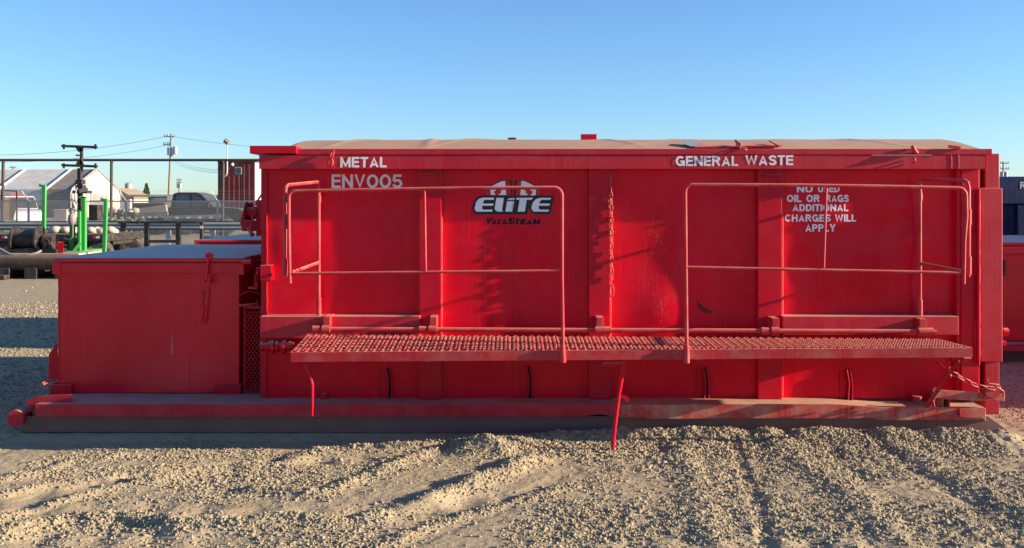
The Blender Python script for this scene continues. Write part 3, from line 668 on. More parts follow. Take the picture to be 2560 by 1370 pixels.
decal([E1, LL, I1, I2, TT, E2], -.0018).build("emblem_word", M_white, emb)
mir = lambda p: [(2250 - a, b) for a, b in p]
fo = [(462, 262), (530, 300), (620, 300), (740, 240), (850, 190), (950, 182), (1050, 200), (1060, 180), (1090, 185), (1115, 535), (480, 535), (485, 400)]
fw = [(600, 330), (640, 318), (750, 262), (850, 212), (940, 200), (965, 535), (615, 535)]
fr1 = [(945, 200), (1040, 216), (1072, 535), (970, 535)]; fr2 = [(480, 290), (540, 320), (598, 330), (612, 535), (500, 535)]
leaf = [(775, 310), (790, 340), (810, 330), (815, 370), (850, 360), (840, 390), (870, 420), (830, 450), (850, 490), (800, 500), (790, 535), (740, 535), (700, 500), (680, 460), (690, 430), (715, 440), (730, 410), (720, 370), (750, 375), (755, 330)]
decal([fo], -.0006).build("flag_outline", M_black_l, emb); decal([mir(fo)], -.0006).build("flag_outline", M_black_l, emb)
decal([fw], -.0011).build("flag_field", M_white, emb); decal([mir(fw)], -.0011).build("flag_field", M_white, emb)
for q_ in (fr1, fr2, mir(fr1), mir(fr2)): decal([q_], -.0016).build("flag_band", M_emred, emb)
for q_ in (leaf, mir(leaf)): decal([q_], -.0016).build("flag_leaf", M_emred, emb)
for body, a, b, c, d in (("V", 1212, 1234, 544, 561), ("AC", 1228, 1256, 547.5, 561), ("S", 1268, 1289, 544, 561), ("TEAM", 1285, 1352, 547.5, 561)):
    stroke_text(body, X(a, 0), X(b, 0), Z(d, 0), Z(c, 0), -.001, .28, .07, .16).build("emblem_word", M_black_t, emb)
text_mesh("&", X(1255, 0), X(1268, 0), Z(561, 0), Z(548, 0), -.001, .015, .1).build("emblem_word", M_black_t, emb)

# ------------------------------------------------------------------ catwalk platform
def zp(x, y):   # walking surface: slightly lower at the outer edge and at the left
    u = (x - X(727, YP)) / (X(2430, YP) - X(727, YP)); w_ = (y - YP) / (-.2 - YP)
    zf = Z(881, YP) * (1 - u) + Z(869, YP) * u; zb_ = Z(836, -.2) * (1 - u) + Z(848, -.2) * u
    return zf * (1 - w_) + zb_ * w_
px0, px1 = X(727, YP), X(2431, YP)
def lip_y(x): return YP + .010 * float(vn(x, 1.3, .7, 51)) + .004 * float(vn(x, .3, .2, 52))
mb = MB(); hl = .062
mb.grid(110, 3, lambda u, v: ((lambda x: (x, lip_y(x), zp(x, YP) - hl * (1 - v)))(px0 + u * (px1 - px0))))
mb.grid(110, 1, lambda u, v: ((lambda x: (x, lip_y(x) + v * .03, zp(x, YP)))(px0 + u * (px1 - px0))))
mb.grid(110, 1, lambda u, v: ((lambda x: (x, lip_y(x) + (1 - v) * .05, zp(x, YP) - hl))(px0 + u * (px1 - px0))))
for x_ in (px0, px1): mb.bar((x_, YP + .004, zp(x_, YP) - hl / 2), (x_ * .995 + .005, -.2, zp(x_, -.2) - hl / 2), .008, hl)
mb.bar((px0, -.205, zp(px0, -.2) - hl / 2 - .004), (px1, -.205, zp(px1, -.2) - hl / 2 - .004), .008, hl)
mb.box(px0 + .05, px1 - .05, -.2, -.06, zp(0, -.2) - .045, zp(0, -.2) - .035)  # added plate: shuts the wall gap so sun cannot leak below the catwalk
for k in range(1, 5):
    x_ = px0 + k * (px1 - px0) / 5; mb.bar((x_, YP + .01, zp(x_, YP) - .05), (x_, -.21, zp(x_, -.2) - .05), .04, .04)
plat = mb.build("catwalk", M_dusty, bin_)
mb = MB(); pitch = .0275; ncol = int((px1 - px0 - .02) / pitch); rows = 22
for i in range(ncol + 1):
    xc = px0 + .012 + i * pitch; v = []; yy0, yy1 = YP + .02, -.215
    for j in range(rows + 1):
        y_ = yy0 + (yy1 - yy0) * j / rows; sg = 1 if (j + i) % 2 == 0 else -1
        x_ = xc + sg * pitch * random.uniform(.26, .34); zz = zp(x_, y_) + (.007 if j % 2 == 0 else -.005) * random.uniform(.8, 1.15)
        t = .003
        v += [(x_ - t, y_, zz - .022), (x_ + t, y_, zz - .022), (x_ + t, y_, zz), (x_ - t, y_, zz)]
    f = []
    for j in range(rows):
        o = j * 4
        for k in range(4): f.append((o + k, o + (k + 1) % 4, o + 4 + (k + 1) % 4, o + 4 + k))
    mb.add(v, f)
for j in range(0, rows + 1, 4):
    y_ = YP + .02 + (-.215 - YP - .02) * j / rows
    mb.bar((px0 + .01, y_, zp(px0, y_) - .018), (px1 - .01, y_, zp(px1, y_) - .018), .004, .012)
mb.build("grating", M_dusty, plat)
# legs under the catwalk
y = YP + .05
mb = MB(); mb.cyl(P(728, 907, y), P(747, 907, y), .010, 10); mb.cyl(P(758, 907, y), P(779, 907, y), .010, 10); mb.tube([P(760, 908, y), P(766, 920, y), P(776, 940, y), P(781, 965, y), P(781, 1000, y), P(780, 1040, y)], [.014, .014, .013, .011, .009, .008], 8)
mb.tube([P(764, 922, y), P(760, 933, y), P(767, 937, y)], .004, 6); mb.build("leg", M_red, plat)
mb = MB(); mb.cyl(P(1508, 910, y), P(1552, 910, y), .0135, 12); mb.cyl(P(1506, 910, y), P(1510, 910, y), .010, 10); mb.sphere(P(1558, 911, y), .017); leg = mb.build("leg", M_red, plat)
mb = MB(); g_ = P(1532, 1124, y - .03); mb.tube([P(1558, 913, y), P(1553, 950, y), P(1547, 985, y), P(1540, 1040, y - .01), P(1534, 1095, y - .02), g_], [.016, .015, .014, .014, .013, .012], 10); mb.build("leg_tube", M_red, leg)
mb = MB(); mb.prism([(1549, 985), (1566, 989), (1574, 997), (1572, 1004), (1562, 1003), (1563, 997), (1547, 994)], lambda a, b: P(a, b, y - .006), lambda a, b: P(a, b, y + .006)); mb.build("leg_hook", M_red, leg)
mb = MB(); mb.bar(P(2397, 902, y), P(2314, 1018, y + .08), .012, .032, (0, 1, 0)); mb.cyl(P(2377, 897, y), P(2398, 897, y), .012, 10); mb.cyl(P(2408, 897, y), P(2427, 897, y), .010, 10); mb.sphere(P(2375, 940, y), .012); mb.tube([P(2369, 893, y), P(2372, 925, y)], .006, 6); mb.build("leg", M_red, plat)
mb = MB(); c = P(2358, 918, -.35); ax = Vector((1, 0, -.75)).normalized(); mb.bar(c - ax * .05, c + ax * .05, .012, .075, (0, 1, 0))
mb.tube([P(2374, 917, -.4), P(2362, 945, -.33), P(2352, 960, -.3)], .006, 6); mb.build("stop_plate", M_red, plat)

# handrails (each panel its own part; end gate with sleeves)
YF = YP - .012
def arc(c, r, a0, a1, n=6): return [P(c[0] + r * math.cos(a), c[1] + r * math.sin(a), YF) for a in np.linspace(a0, a1, n)]
RT = .0116
def rail_panel(path, mid, vert, sock):
    mb = MB(); mb.tube(path, RT, 12); hr = mb.build("handrail", M_pink, bin_)
    mb = MB(); mb.tube([P(*mid[0], YF), P(*mid[1], YF)], .0095, 10); mb.build("mid_rail", M_pink, hr)
    mb = MB(); mb.tube([P(*vert[0], YF), P(*vert[1], YF)], .0088, 10); mb.build("upright", M_pink, hr)
    mb = MB(); mb.tube([P(*sock[0], YF), P(*sock[1], YF)], .019, 12); mb.build("post_socket", M_pink, hr)
    return hr
pth = [P(724, 684, YF), P(722, 560, YF), P(722, 495, YF)] + arc((738, 494), 16, math.pi, 1.5 * math.pi)[1:] + [P(1000, 473, YF), P(1200, 470, YF)] + arc((1385, 489), 20, -.5 * math.pi, 0) + [P(1405, 700, YF), P(1408, 905, YF)]
h1 = rail_panel(pth, ((725, 684), (1403, 677)), ((1061, 474), (1064, 678)), ((1406, 862), (1408, 906)))
pth = [P(1717, 905, YF), P(1715, 700, YF), P(1713, 482, YF)] + arc((1731, 480), 18, math.pi, 1.5 * math.pi)[1:] + [P(2000, 463, YF), P(2200, 466, YF)] + arc((2396, 489), 19, -.5 * math.pi, 0) + [P(2416, 540, YF), P(2411, 600, YF), P(2409, 710, YF)]
h2 = rail_panel(pth, ((1714, 668), (2404, 682)), ((2066, 464), (2059, 669)), ((1716, 862), (1717, 907)))
YG = -.07
def end_gate(hr, wx, topw, front_x, topf, low_w, low_f, s1, s2, base):
    mb = MB(); a = P(wx, topw, YG); b = P(front_x, topf, YF + .02); dirn = (b - a).normalized()
    c_ = b - dirn * .05; mb.tube([a, c_, b + Vector((0, 0, -.012)) - dirn * .015, b + Vector((0, 0, -.05)), P(front_x, 600, YF + .02), P(front_x - 1, 692, YF + .02)], .0115, 10)
    g = mb.build("end_gate", M_pink, hr)
    mb = MB(); mb.tube([P(*low_f, YF + .02), P(*low_w, YG)], .0115, 10); mb.tube([P(wx, topw - 1, YG), P(wx, base, YG)], .0125, 12); mb.tube([P(wx, topw + 52, YG), P(wx, topw + 34, YG)], .017, 12); mb.tube([P(wx, base - 42, YG), P(wx, base, YG)], .018, 12); mb.build("gate_post", M_pink, hr)
    for t0, t1 in (s1, s2): MB().tube([P(front_x, t0, YF + .02), P(front_x - .5, t1, YF + .02)], .017, 12).build("hinge_sleeve", M_pink, hr)
end_gate(h1, 797, 455, 713, 463, (797, 656), (730, 681), (535, 572), (646, 688), 787)
mb = MB(); mb.tube([P(724, 684, YF), P(725, 708, YF)], .012, 10); mb.build("drop_pin", M_pink, h1)
end_gate(h2, 2300, 449, 2422, 451, (2304, 659), (2406, 679), (523, 562), (641, 687), 792)

# ------------------------------------------------------------------ winch, mesh cage and chain on the left end
YWN = .35
wx = BX0
def PW(a, b, y=YWN): return P(a, b, y)
mb = MB()
mb.prism([(612, 507), (634, 507), (628, 560), (612, 575), (600, 560)], lambda a, b: PW(a, b, YWN + .14), lambda a, b: PW(a, b, YWN + .15))
mb.prism([(600, 552), (650, 552), (650, 578), (606, 578)], lambda a, b: PW(a, b, YWN + .01), lambda a, b: PW(a, b, YWN + .15)); 
win = mb.build("winch", M_red, bin_)
mb = MB(); c0, c1 = PW(616, 532, YWN + .07), PW(648, 532, YWN + .07); mb.cyl(c0, c1, .045, 16)
for c in (c0, c1 - Vector((.006, 0, 0))): mb.cyl(c, c + Vector((.008, 0, 0)), .085, 22)
mb.build("drum", M_red, win)
mb = MB()
for k in range(22):
    a = 2 * math.pi * k / 22; c = c1 + Vector((-.02, .08 * math.cos(a), .08 * math.sin(a))); mb.cyl(c, c + Vector((.012, 0, 0)), .008, 6)
mb.build("gear", M_pink, win)
mb = MB(); mb.bar(PW(632, 536, YWN - .05), PW(628, 572, YWN - .06), .012, .03, (0, 1, 0)); mb.tube([PW(622, 570, YWN - .06), PW(631, 588, YWN - .10)], .016, 12); mb.bar(PW(602, 552, YWN), PW(632, 552, YWN), .01, .01); mb.build("crank_handle", M_pink, win)
mb = MB(); mb.tube([PW(640, 508, YWN + .08), PW(650, 492, YWN + .1), PW(660, 480, YWN + .3)], .007, 6); mb.build("cable", M_red, win)
mb = MB(); mb.box(PW(640, 0, YWN).x, wx + .01, YWN, YWN + .16, Z(590, YWN), Z(500, YWN)); mb.build("winch_mount", M_red, win, .003)
# mesh cage
y = .16
mb = MB()
for a, b in ((609, 613), (650, 654)): mb.box(X(a, y), X(b, y) , y, y + .02, Z(1000, y), Z(768, y))
mb.bar(P(610, 989, y + .01), P(652, 1000, y - .05), .03, .03); mb.box(X(609, y), X(654, y), y, y + .02, Z(772, y), Z(766, y))
cage = mb.build("mesh_cage", M_red, bin_, .002)
mb = MB(); gx0, gx1 = X(613, y), X(650, y); rowz = np.arange(Z(996, y), Z(774, y), .021)
for k, z in enumerate(rowz):
    pts = []; nn = 8
    for i in range(nn + 1): pts.append((gx0 + (gx1 - gx0) * i / nn, y + .01, z + (.0105 if (i + k) % 2 else -.0105) * .9))
    for p0, p1 in zip(pts[:-1], pts[1:]): mb.bar(p0, p1, .004, .0055)
mb.build("mesh_wire", M_red, cage)
mb = MB(); mb.tube([P(596, 763, y - .06), P(604, 764, y - .07), P(640, 760, y - .05), P(643, 754, y - .03), P(643, 765, y - .03)], .010, 8); mb.build("cage_handle", M_pink, cage); MB().bar(P(622, 719, y), P(637, 720, y), .05, .012).build("cage_lug", M_pink, cage)
mb = MB(); mb.tube([P(594, 752, y), P(596, 742, y), P(606, 734, y), P(622, 728, y), P(650, 734, y)], .0025, 5); mb.build("bent_wire", M_red, cage)
mb = MB(); mb.chain([P(646, 668, .14), P(642, 690, .13), P(639, 724, .13)], .06, .04, .008); mb.build("chain", M_red, bin_)

# ================================================================== SMALL LIDDED BOX (rests on the deck)
def lidded_box(label, loc):
    t = thing("lidded_box", label, "lidded bin", loc)
    y0, y1 = .17, 2.32; x0, x1 = X(146, y0), X(597, y0); zt_ = Z(683, y0); zl = Z(657, .13)
    def fy(x, z): return y0 + (.040 * float(vn(x, z, .62, 61)) + .009 * float(vn(x, z, .2, 62))) * min(1, (x - x0) / .15, (x1 - x) / .15) + .006 * math.exp(-(((x + 2.65) / .35) ** 2 + ((z - .95) / .12) ** 2)) - .004 * math.exp(-(((x + 2.48) / .03) ** 2 + ((z - .55) / .08) ** 2))
    mb = MB(); mb.grid(60, 50, lambda u, v: ((lambda x, z: (x, fy(x, z), z))(x0 + u * (x1 - x0), ZDECK + .006 + v * (zt_ - ZDECK))))
    mb.box(x0, x1, y0 + .004, y1, ZDECK + .002, zt_); mb.build("box_wall", M_box, t)
    mb = MB()
    for pl in ([(427, 812), (430, 820), (431, 850), (434, 886), (430, 890), (427, 880), (428, 850)], [(396, 838), (399, 840), (394, 862), (391, 866)], [(390, 872), (398, 874), (399, 877), (391, 876)], [(214, 920), (240, 926), (216, 923)], [(182, 912), (184, 914), (182, 915)]):
        v = [(X(a, y0), fy(X(a, y0), Z(b, y0)) - .0012, Z(b, y0)) for a, b in pl]; MB().add(v, [tuple(range(len(pl)))]).build("scratch", M_scratch, t)
    for a, b, c, d in ((597, 690, 597, 985), (147, 690, 146, 985)):
        MB().tube([(X(a, y0) + random.uniform(-.002, .002), y0 - .002, Z(b + (d - b) * i / 24, y0)) for i in range(25)], .005, 6).build("weld_seam", M_box, t)
    MB().tube([(X(474, y0), fy(X(474, y0), Z(690 + i * 12, y0)) - .0005, Z(690 + i * 12, y0)) for i in range(25)], .0022, 5).build("weld_seam", M_box, t)
    mb = MB(); mb.box(X(131, .13), X(607, .13), .13, 2.37, Z(684, .13), zl); mb.box(X(130, .12), X(150, .12), .12, .19, Z(686, .12), zl - .01); mb.box(X(588, .12), X(609, .12), .12, .19, Z(687, .12), zl - .01); mb.build("rim", M_box, t, .004)
    lx0, lx1 = X(131, .12), X(606, .12); lz = Z(644, .12)
    mb = MB(); mb.box(lx0, lx1, .12, 2.38, zl + .006, lz - .006); lid_ = mb.build("lid", M_box, t, .004)
    mb = MB(); mb.grid(30, 20, lambda u, v: (lx0 + .004 + u * (lx1 - lx0 - .008), .124 + v * 2.252, lz - .004 + .024 * math.sin(math.pi * v) * math.sin(math.pi * min(1, u * 1.0)) ** .5 + .006 * float(vn(u * 2, v * 3, .5, 63)) * math.sin(math.pi * v)))
    mb.build("lid_top", M_lid, lid_)
    yl = .105
    mb = MB(); mb.bar(P(522, 638, yl), P(516, 707, yl), .014, .036, (0, 1, 0)); 
    for a, b in ((522, 640), (516, 703)):
        c = P(a, b, yl - .012); mb.cyl(c, c + Vector((0, .03, 0)), .027, 18); c = P(a, b, yl - .018); mb.cyl(c, c + Vector((0, .02, 0)), .011, 10)
    lt = mb.build("latch", M_box, t, .002)
    yb = .155
    mb = MB(); mb.tube([P(503, 732, yb), P(506, 728, yb), P(505, 755, yb), P(503, 762, yb), P(508, 768, yb), P(504, 800, yb), P(507, 809, yb), P(512, 808, yb), P(515, 795, yb), P(522, 715, yb)], .006, 7); mb.build("latch_loop", M_box, lt)
    mb = MB(); mb.cyl(P(604, 655, .1), P(628, 655, .1), .018, 12); mb.tube([P(560, 643, .4), P(590, 640, .4), P(640, 640, .5)], .006, 6); mb.bar(P(600, 650, .2), P(645, 640, .5), .03, .03); mb.build("lid_hinge", M_box, t)
    return t
sb = lidded_box("low red box with grey dusty lid standing on the long container's deck", (-2.6, 1.2, ZDECK))
# two more of the same behind, on their own skids
for lx, ly, lab, lab2, hx0, hx1 in ((-2.68, 4.62, "red lidded box standing behind the nearest lidded box, only its lid edge showing", "second red waste container parked behind the long lettered one", -1.95, 3.2),
        (5.62, 3.9, "red lidded box right of the long lettered container, in front of the blue bin", "third red waste container at the right edge, carrying a lidded box", 6.5, 11.5)):
    c = copy_tree(sb); c["label"] = lab; c.location = (lx, ly, ZDECK); c["group"] = "red lidded boxes on container decks"
    bl = thing("waste_container", lab2, "waste container", (lx, ly, 0), "red waste containers")
    mb = MB(); mb.box(lx - .85, hx1, ly - 1.2, ly + 1.2, .12, .19); mb.build("deck_plate", M_deck, bl)
    for k in (-1, 1): MB().box(lx - .85, hx1, ly + k * 1.0 - .05, ly + k * 1.0 + .05, 0, .12).build("runner", M_skid, bl)
    mb = MB(); mb.box(hx0, hx1, ly - 1.15, ly + 1.15, .19, 1.85); mb.build("hopper_body", M_red, bl, .01)
    mb = MB(); mb.box(hx0 - .03, hx1 + .03, ly - 1.25, ly + 1.25, 1.85, 1.96); mb.build("top_rail", M_rail, bl, .01)
    for k in range(4): MB().box(hx0 + .4 + k * 1.3, hx0 + .56 + k * 1.3, ly - 1.21, ly - 1.15, .19, 1.85).build("rib", M_red, bl)
    if lx > 0:
        mb = MB(); yy = ly - 1.22; mb.box(X(2507, yy), X(2511, yy) + .01, yy, yy + .08, Z(690, yy), Z(650, yy)); mb.build("side_plate", M_black, bl)
nb = thing("waste_container", "unseen fourth red waste container, added further right for the shadow it casts", "waste container", (9.5, 1.5, 0), "red waste containers")  # added out of view to shade the ground in the right-hand gap
MB().box(7.2, 12.2, .35, 2.6, .19, 1.85).build("hopper_body", M_red, nb, .01); MB().box(7.15, 12.25, .28, 2.65, 1.85, 1.96).build("top_rail", M_rail, nb, .01); MB().box(5.9, 12.3, .25, 2.7, .03, .19).build("deck_plate", M_deck, nb, .01)
for k in range(4): MB().box(7.6 + k * 1.3, 7.75 + k * 1.3, .28, .35, .19, 1.85).build("rib", M_red, nb)
sb["group"] = "red lidded boxes on container decks"; bin_["group"] = "red waste containers"
# blue bin far right
yb = 7.0; bb = thing("blue_bin", "dark blue steel bin with white lettering at the right edge", "waste bin", (X(2500, yb) + 2.3, yb + 1, 0))
bx0, bx1 = X(2495, yb), X(2495, yb) + 5
mb = MB(); mb.box(bx0, bx1, yb, yb + 2.3, .1, Z(447, yb)); mb.build("bin_wall", M_blue, bb, .01)
mb = MB(); mb.box(bx0 - .03, bx1 + .03, yb - .06, yb, Z(510, yb), Z(445, yb) + .02); mb.build("rim", M_blue, bb, .01)
for px in (2540, 2640, 2760): MB().box(X(px, yb), X(px + 22, yb), yb - .05, yb, .1, Z(512, yb)).build("rib", M_blue, bb, .006)
for a in (bx0 + .4, bx1 - .6): MB().box(a, a + .2, yb, yb + 2.3, -.02, .1).build("skid_runner", M_black, bb)
stroke_text("RO", X(2545, yb), X(2574, yb), Z(472, yb), Z(455, yb), yb - .063, .17).build("lettering", M_silver, bb)

# ================================================================== YARD AT LEFT
def wheel(mb_t, mb_r, c, r, w):
    c = Vector(c); prof = [(-w / 2, r * .6), (-w / 2, r * .92), (-w * .35, r), (w * .35, r), (w / 2, r * .92), (w / 2, r * .6)]
    n = 22; v = []; f = []
    for i in range(n):
        a = 2 * math.pi * i / n
        for o, rr in prof: v.append(c + Vector((rr * math.cos(a), o, rr * math.sin(a))))
    m = len(prof)
    for i in range(n):
        for k in range(m - 1): f.append((i * m + k, i * m + k + 1, ((i + 1) % n) * m + k + 1, ((i + 1) % n) * m + k))
    mb_t.add(v, f, True)
    mb_r.cyl(c + Vector((0, -w * .42, 0)), c + Vector((0, w * .42, 0)), r * .62, 18); mb_r.cyl(c + Vector((0, -w * .5, 0)), c + Vector((0, w * .5, 0)), r * .2, 10)
def two_wheels(ca, cb, r, w, par):
    for c in (ca, cb):
        mt, mr = MB(), MB(); wheel(mt, mr, c, r, w); w_ = mt.build("wheel", M_rubber, par); mr.build("rim", M_grey, w_)
# winch skid
Yk = 13.6
ws = thing("winch_skid", "long black pipe skid with dark cable winch and slotted beige beam", "winch skid", (X(40, Yk), Yk, 0))
xa, xb_ = X(-160, Yk), X(200, Yk)
mb = MB(); mb.cyl((xa, Yk - .1, Z(655, Yk)), (xb_, Yk - .1, Z(655, Yk)), .16, 20); mb.build("base_pipe", M_blackpipe, ws)
mb = MB(); mb.box(xa, xb_, Yk - .05, Yk + 1.1, Z(650, Yk), Z(633, Yk)); bm = mb.build("slotted_beam", M_beige, ws, .01)
mb = MB()
for k in range(8):
    a = 2 + k * 12; mb.prism([(a, 648), (a + 7, 648), (a + 10, 638), (a + 3, 638)], lambda p, q: P(p, q, Yk - .058), lambda p, q: P(p, q, Yk - .05))
mb.build("slots", M_dark, bm)
mb = MB()
for px in (8, 75, 150): mb.box(X(px, Yk), X(px + 30, Yk), Yk - .25, Yk + 1, 0, Z(668, Yk))
mb.box(X(-60, Yk), X(42, Yk), Yk - .5, Yk - .3, 0, .09); mb.build("support_block", M_black, ws, .01)
mb = MB(); yk = Yk + .3; mb.cyl(P(44, 597, yk), P(98, 597, yk), .20, 20); wdr = mb.build("winch_drum", M_black, ws)
for a in (38, 98): MB().cyl(P(a, 600, yk), P(a + 5, 600, yk), .30, 26).cyl(P(a + 3, 600, yk), P(a + 9, 600, yk), .12, 16).build("flange", M_black, wdr)
mb = MB(); mb.box(X(30, yk), X(42, yk), yk - .2, yk + .2, Z(633, yk), Z(585, yk)); mb.bar(P(118, 600, yk - .2), P(108, 630, yk - .2), .05, .05); mb.bar(P(118, 600, yk - .2), P(132, 630, yk - .2), .05, .05); mb.box(X(20, yk), X(150, yk), yk - .25, yk + .3, Z(634, yk), Z(622, yk)); mb.cyl(P(112, 604, yk), P(136, 604, yk), .16, 16); mb.build("winch_frame", M_black, ws)
mb = MB(); mb.tube([P(0, 622, yk - .3), P(25, 636, yk - .4), P(60, 640, yk - .4), P(90, 633, yk - .4), P(103, 627, yk - .3)], .025, 8); mb.tube([P(0, 628, yk - .3), P(30, 640, yk - .42), P(70, 641, yk - .4)], .02, 8); mb.build("hose", M_grey, ws)
mb = MB(); mb.prism([(137, 608), (160, 604), (157, 640), (148, 640), (143, 622)], lambda a, b: P(a, b, yk - .3), lambda a, b: P(a, b, yk - .2)); mb.build("red_bracket", M_red, ws, .004)
MB().box(X(75, yk), X(140, yk), yk + .1, yk + .3, Z(628, yk), Z(606, yk)).build("red_cover", M_red, ws, .004)
# low flat trailer with reflective tape
Yt = 16.0
tr = thing("flatbed_trailer", "low black flatbed trailer with red and white tape behind the winch", "trailer", (X(100, Yt), Yt, 0))
mb = MB(); mb.box(X(-250, Yt), X(268, Yt), Yt, Yt + 2.3, Z(604, Yt), Z(586, Yt)); mb.box(X(-250, Yt), X(262, Yt), Yt + .5, Yt + 1.8, Z(614, Yt), Z(604, Yt)); mb.build("trailer_bed", M_black, tr, .01)
for k in range(9):
    px = -225 + k * 57
    mb = MB(); mb.box(X(px, Yt), X(px + 9, Yt), Yt - .008, Yt, Z(596, Yt), Z(590, Yt)); o = mb.build("reflective_tape", M_reflr, tr)
    mb = MB(); mb.box(X(px + 9, Yt), X(px + 17, Yt), Yt - .008, Yt, Z(596, Yt), Z(590, Yt)); mb.build("tape_white", M_reflw, o)
for px in (192, 235, 20):
    two_wheels((X(px, Yt), Yt + .2, .37), (X(px, Yt), Yt + 2.1, .37), .37, .24, tr)
# green mast rack
Ym = 14.6
gr = thing("mast_rack", "bright green rack holding a tall black mast with two crossbars", "mast rack", (X(190, Ym), Ym, 0))
def bx(mb, a, b, c, d, y0, y1): mb.box(X(a, Ym), X(b, Ym), y0, y1, Z(d, Ym), Z(c, Ym))
mb = MB(); bx(mb, 164, 217, 626, 640, Ym - .3, Ym + .9); bx(mb, 170, 215, 640, 690, Ym, Ym + .7); mb.build("rack_base", M_green, gr, .01)
mb = MB()
bx(mb, 206, 215, 492, 632, Ym - .05, Ym + .05); bx(mb, 174, 181, 498, 628, Ym - .02, Ym + .08); bx(mb, 166, 172, 525, 598, Ym + .2, Ym + .3); bx(mb, 172, 206, 524, 529, Ym - .04, Ym + .02); bx(mb, 178, 206, 593, 598, Ym - .04, Ym + .02)
bx(mb, 200, 206, 528, 630, Ym - .12, Ym - .04); bx(mb, 184, 190, 530, 595, Ym - .1, Ym - .02); bx(mb, 196, 215, 491, 496, Ym - .05, Ym + .05)
mb.bar(P(202, 606, Ym - .2), P(181, 632, Ym - .25), .06, .06); mb.build("rack_frame", M_green, gr, .006)
mb = MB(); bx(mb, 190, 199, 420, 630, Ym + .05, Ym + .18); bx(mb, 195, 201, 366, 425, Ym + .08, Ym + .15); bx(mb, 190, 206, 449, 461, Ym - .04, Ym + .18); bx(mb, 188, 206, 462, 478, Ym, Ym + .2); bx(mb, 186, 221, 476, 484, Ym - .1, Ym + .2); bx(mb, 189, 196, 386, 390, Ym, Ym + .1); bx(mb, 207, 229, 512, 552, Ym + .3, Ym + .6)
mst = mb.build("mast", M_black, gr, .006)
for py in (366, 414):
    mb = MB(); mb.bar(P(155, py - 1 , Ym + .1), P(243, py + 2, Ym + .1), .07, .055); 
    sg = 1 if py < 400 else -1
    mb.prism([(188, py + 2 * sg), (211, py + 2 * sg), (203, py + 14 * sg), (195, py + 14 * sg)], lambda a, b: P(a, b, Ym + .08), lambda a, b: P(a, b, Ym + .12))
    for px in (158, 161, 237, 240): mb.bar(P(px, py - 6, Ym + .1), P(px, py + 7, Ym + .1), .02, .012)
    mb.build("crossbar", M_black, mst)
mb = MB(); mb.tube([P(180, 500, Ym - .2), P(186, 515, Ym - .25), P(189, 525, Ym - .2), P(184, 535, Ym - .2)], .018, 7); mb.tube([P(182, 560, Ym - .2), P(182, 592, Ym - .25), P(174, 600, Ym - .2), P(160, 596, Ym - .1)], .014, 6); mb.tube([P(192, 470, Ym - .1), P(186, 492, Ym - .2), P(192, 512, Ym - .2)], .02, 7); mb.sphere(P(180, 548, Ym - .2), .09, sz=1.6); mb.sphere(P(181, 530, Ym - .18), .06, sz=1.5); mb.build("hydraulic_hose", M_grey, mst)
MB().cyl(P(177, 500, Ym), P(177, 520, Ym), .05, 10).build("actuator", M_grey, mst)
MB().bar(P(200, 478, Ym - .1), P(221, 472, Ym - .1), .08, .08).build("lamp_box", M_grey, mst)
for lab, xt, yt, xb2, yb2, yy in (("slim green post with bracket head, left of the mast rack", 111, 462, 108, 640, 15.4), ("slim green post with bracket head, right of the mast rack", 265, 497, 259, 660, 13.9)):
    gp_ = thing("green_post", lab, "post", (X(xb2, yy), yy, 0), "green bracket posts")
    mb = MB(); mb.bar((X(xb2, yy), yy, 0), P(xt, yt, yy), .075, .075); mb.build("post", M_green, gp_, .005)
    mb = MB(); mb.bar(P(xt - 11, yt + 2, yy), P(xt + 4, yt + 4, yy), .07, .05); mb.bar(P(xt - 10, yt - 3, yy), P(xt - 10, yt + 5, yy), .05, .04); mb.prism([(xt - 8, yt + 4), (xt, yt + 4), (xt, yt + 16)], lambda a, b: P(a, b, yy - .02), lambda a, b: P(a, b, yy + .02)); mb.build("bracket_head", M_green, gp_, .004)
# guard rail
Yg = 22.5
grl = thing("guard_rail", "grey blue corrugated steel guard rail along the fence", "guard rail", (X(300, Yg), Yg, 0))
mb = MB(); zc = [(.0, .16), (.05, .14), (-.03, .08), (-.03, .05), (.05, .0), (-.03, -.05), (-.03, -.08), (.05, -.14), (.0, -.16)]
zm = Z(564, Yg); xg0, xg1 = X(-300, Yg), X(760, Yg)
v = [(x_, Yg + a - .03, zm + b * .85) for x_ in (xg0, xg1) for a, b in zc]; k = len(zc)
mb.add(v, [(i, i + 1, k + i + 1, k + i) for i in range(k - 1)]); mb.build("w_beam", M_galv, grl)
for i in range(8): MB().box(xg0 + .5 + i * 1.35, xg0 + .62 + i * 1.35, Yg + .06, Yg + .18, 0, zm + .05).build("post", M_galv, grl, .004)
# black stands
Ys = 19.5
st = thing("steel_stand", "black steel stand with four legs in front of the fence", "stand", (X(400, Ys), Ys, 0))
mb = MB(); mb.box(X(296, Ys), X(508, Ys), Ys - .05, Ys + .1, Z(559, Ys), Z(553, Ys)); mb.box(X(300, Ys), X(345, Ys), Ys + .1, Ys + 1.0, Z(558, Ys), Z(554, Ys)); mb.box(X(345, Ys), X(350, Ys), Ys - .08, Ys - .05, Z(560, Ys), Z(551, Ys)); mb.build("top_beam", M_black, st, .005)
for a, b in ((302, 313), (361, 372), (440, 451), (500, 507)):
    mb = MB(); mb.box(X(a, Ys), X(b, Ys), Ys - .03, Ys + .07, 0, Z(559, Ys)); mb.box(X(a - 2, Ys), X(b + 2, Ys), Ys - .06, Ys + .1, 0, .03); mb.build("leg", M_black, st, .004)
mb = MB(); mb.box(X(366, Ys), X(447, Ys), Ys - .02, Ys + .06, Z(607, Ys), Z(600, Ys)); mb.build("cross_brace", M_black, st)
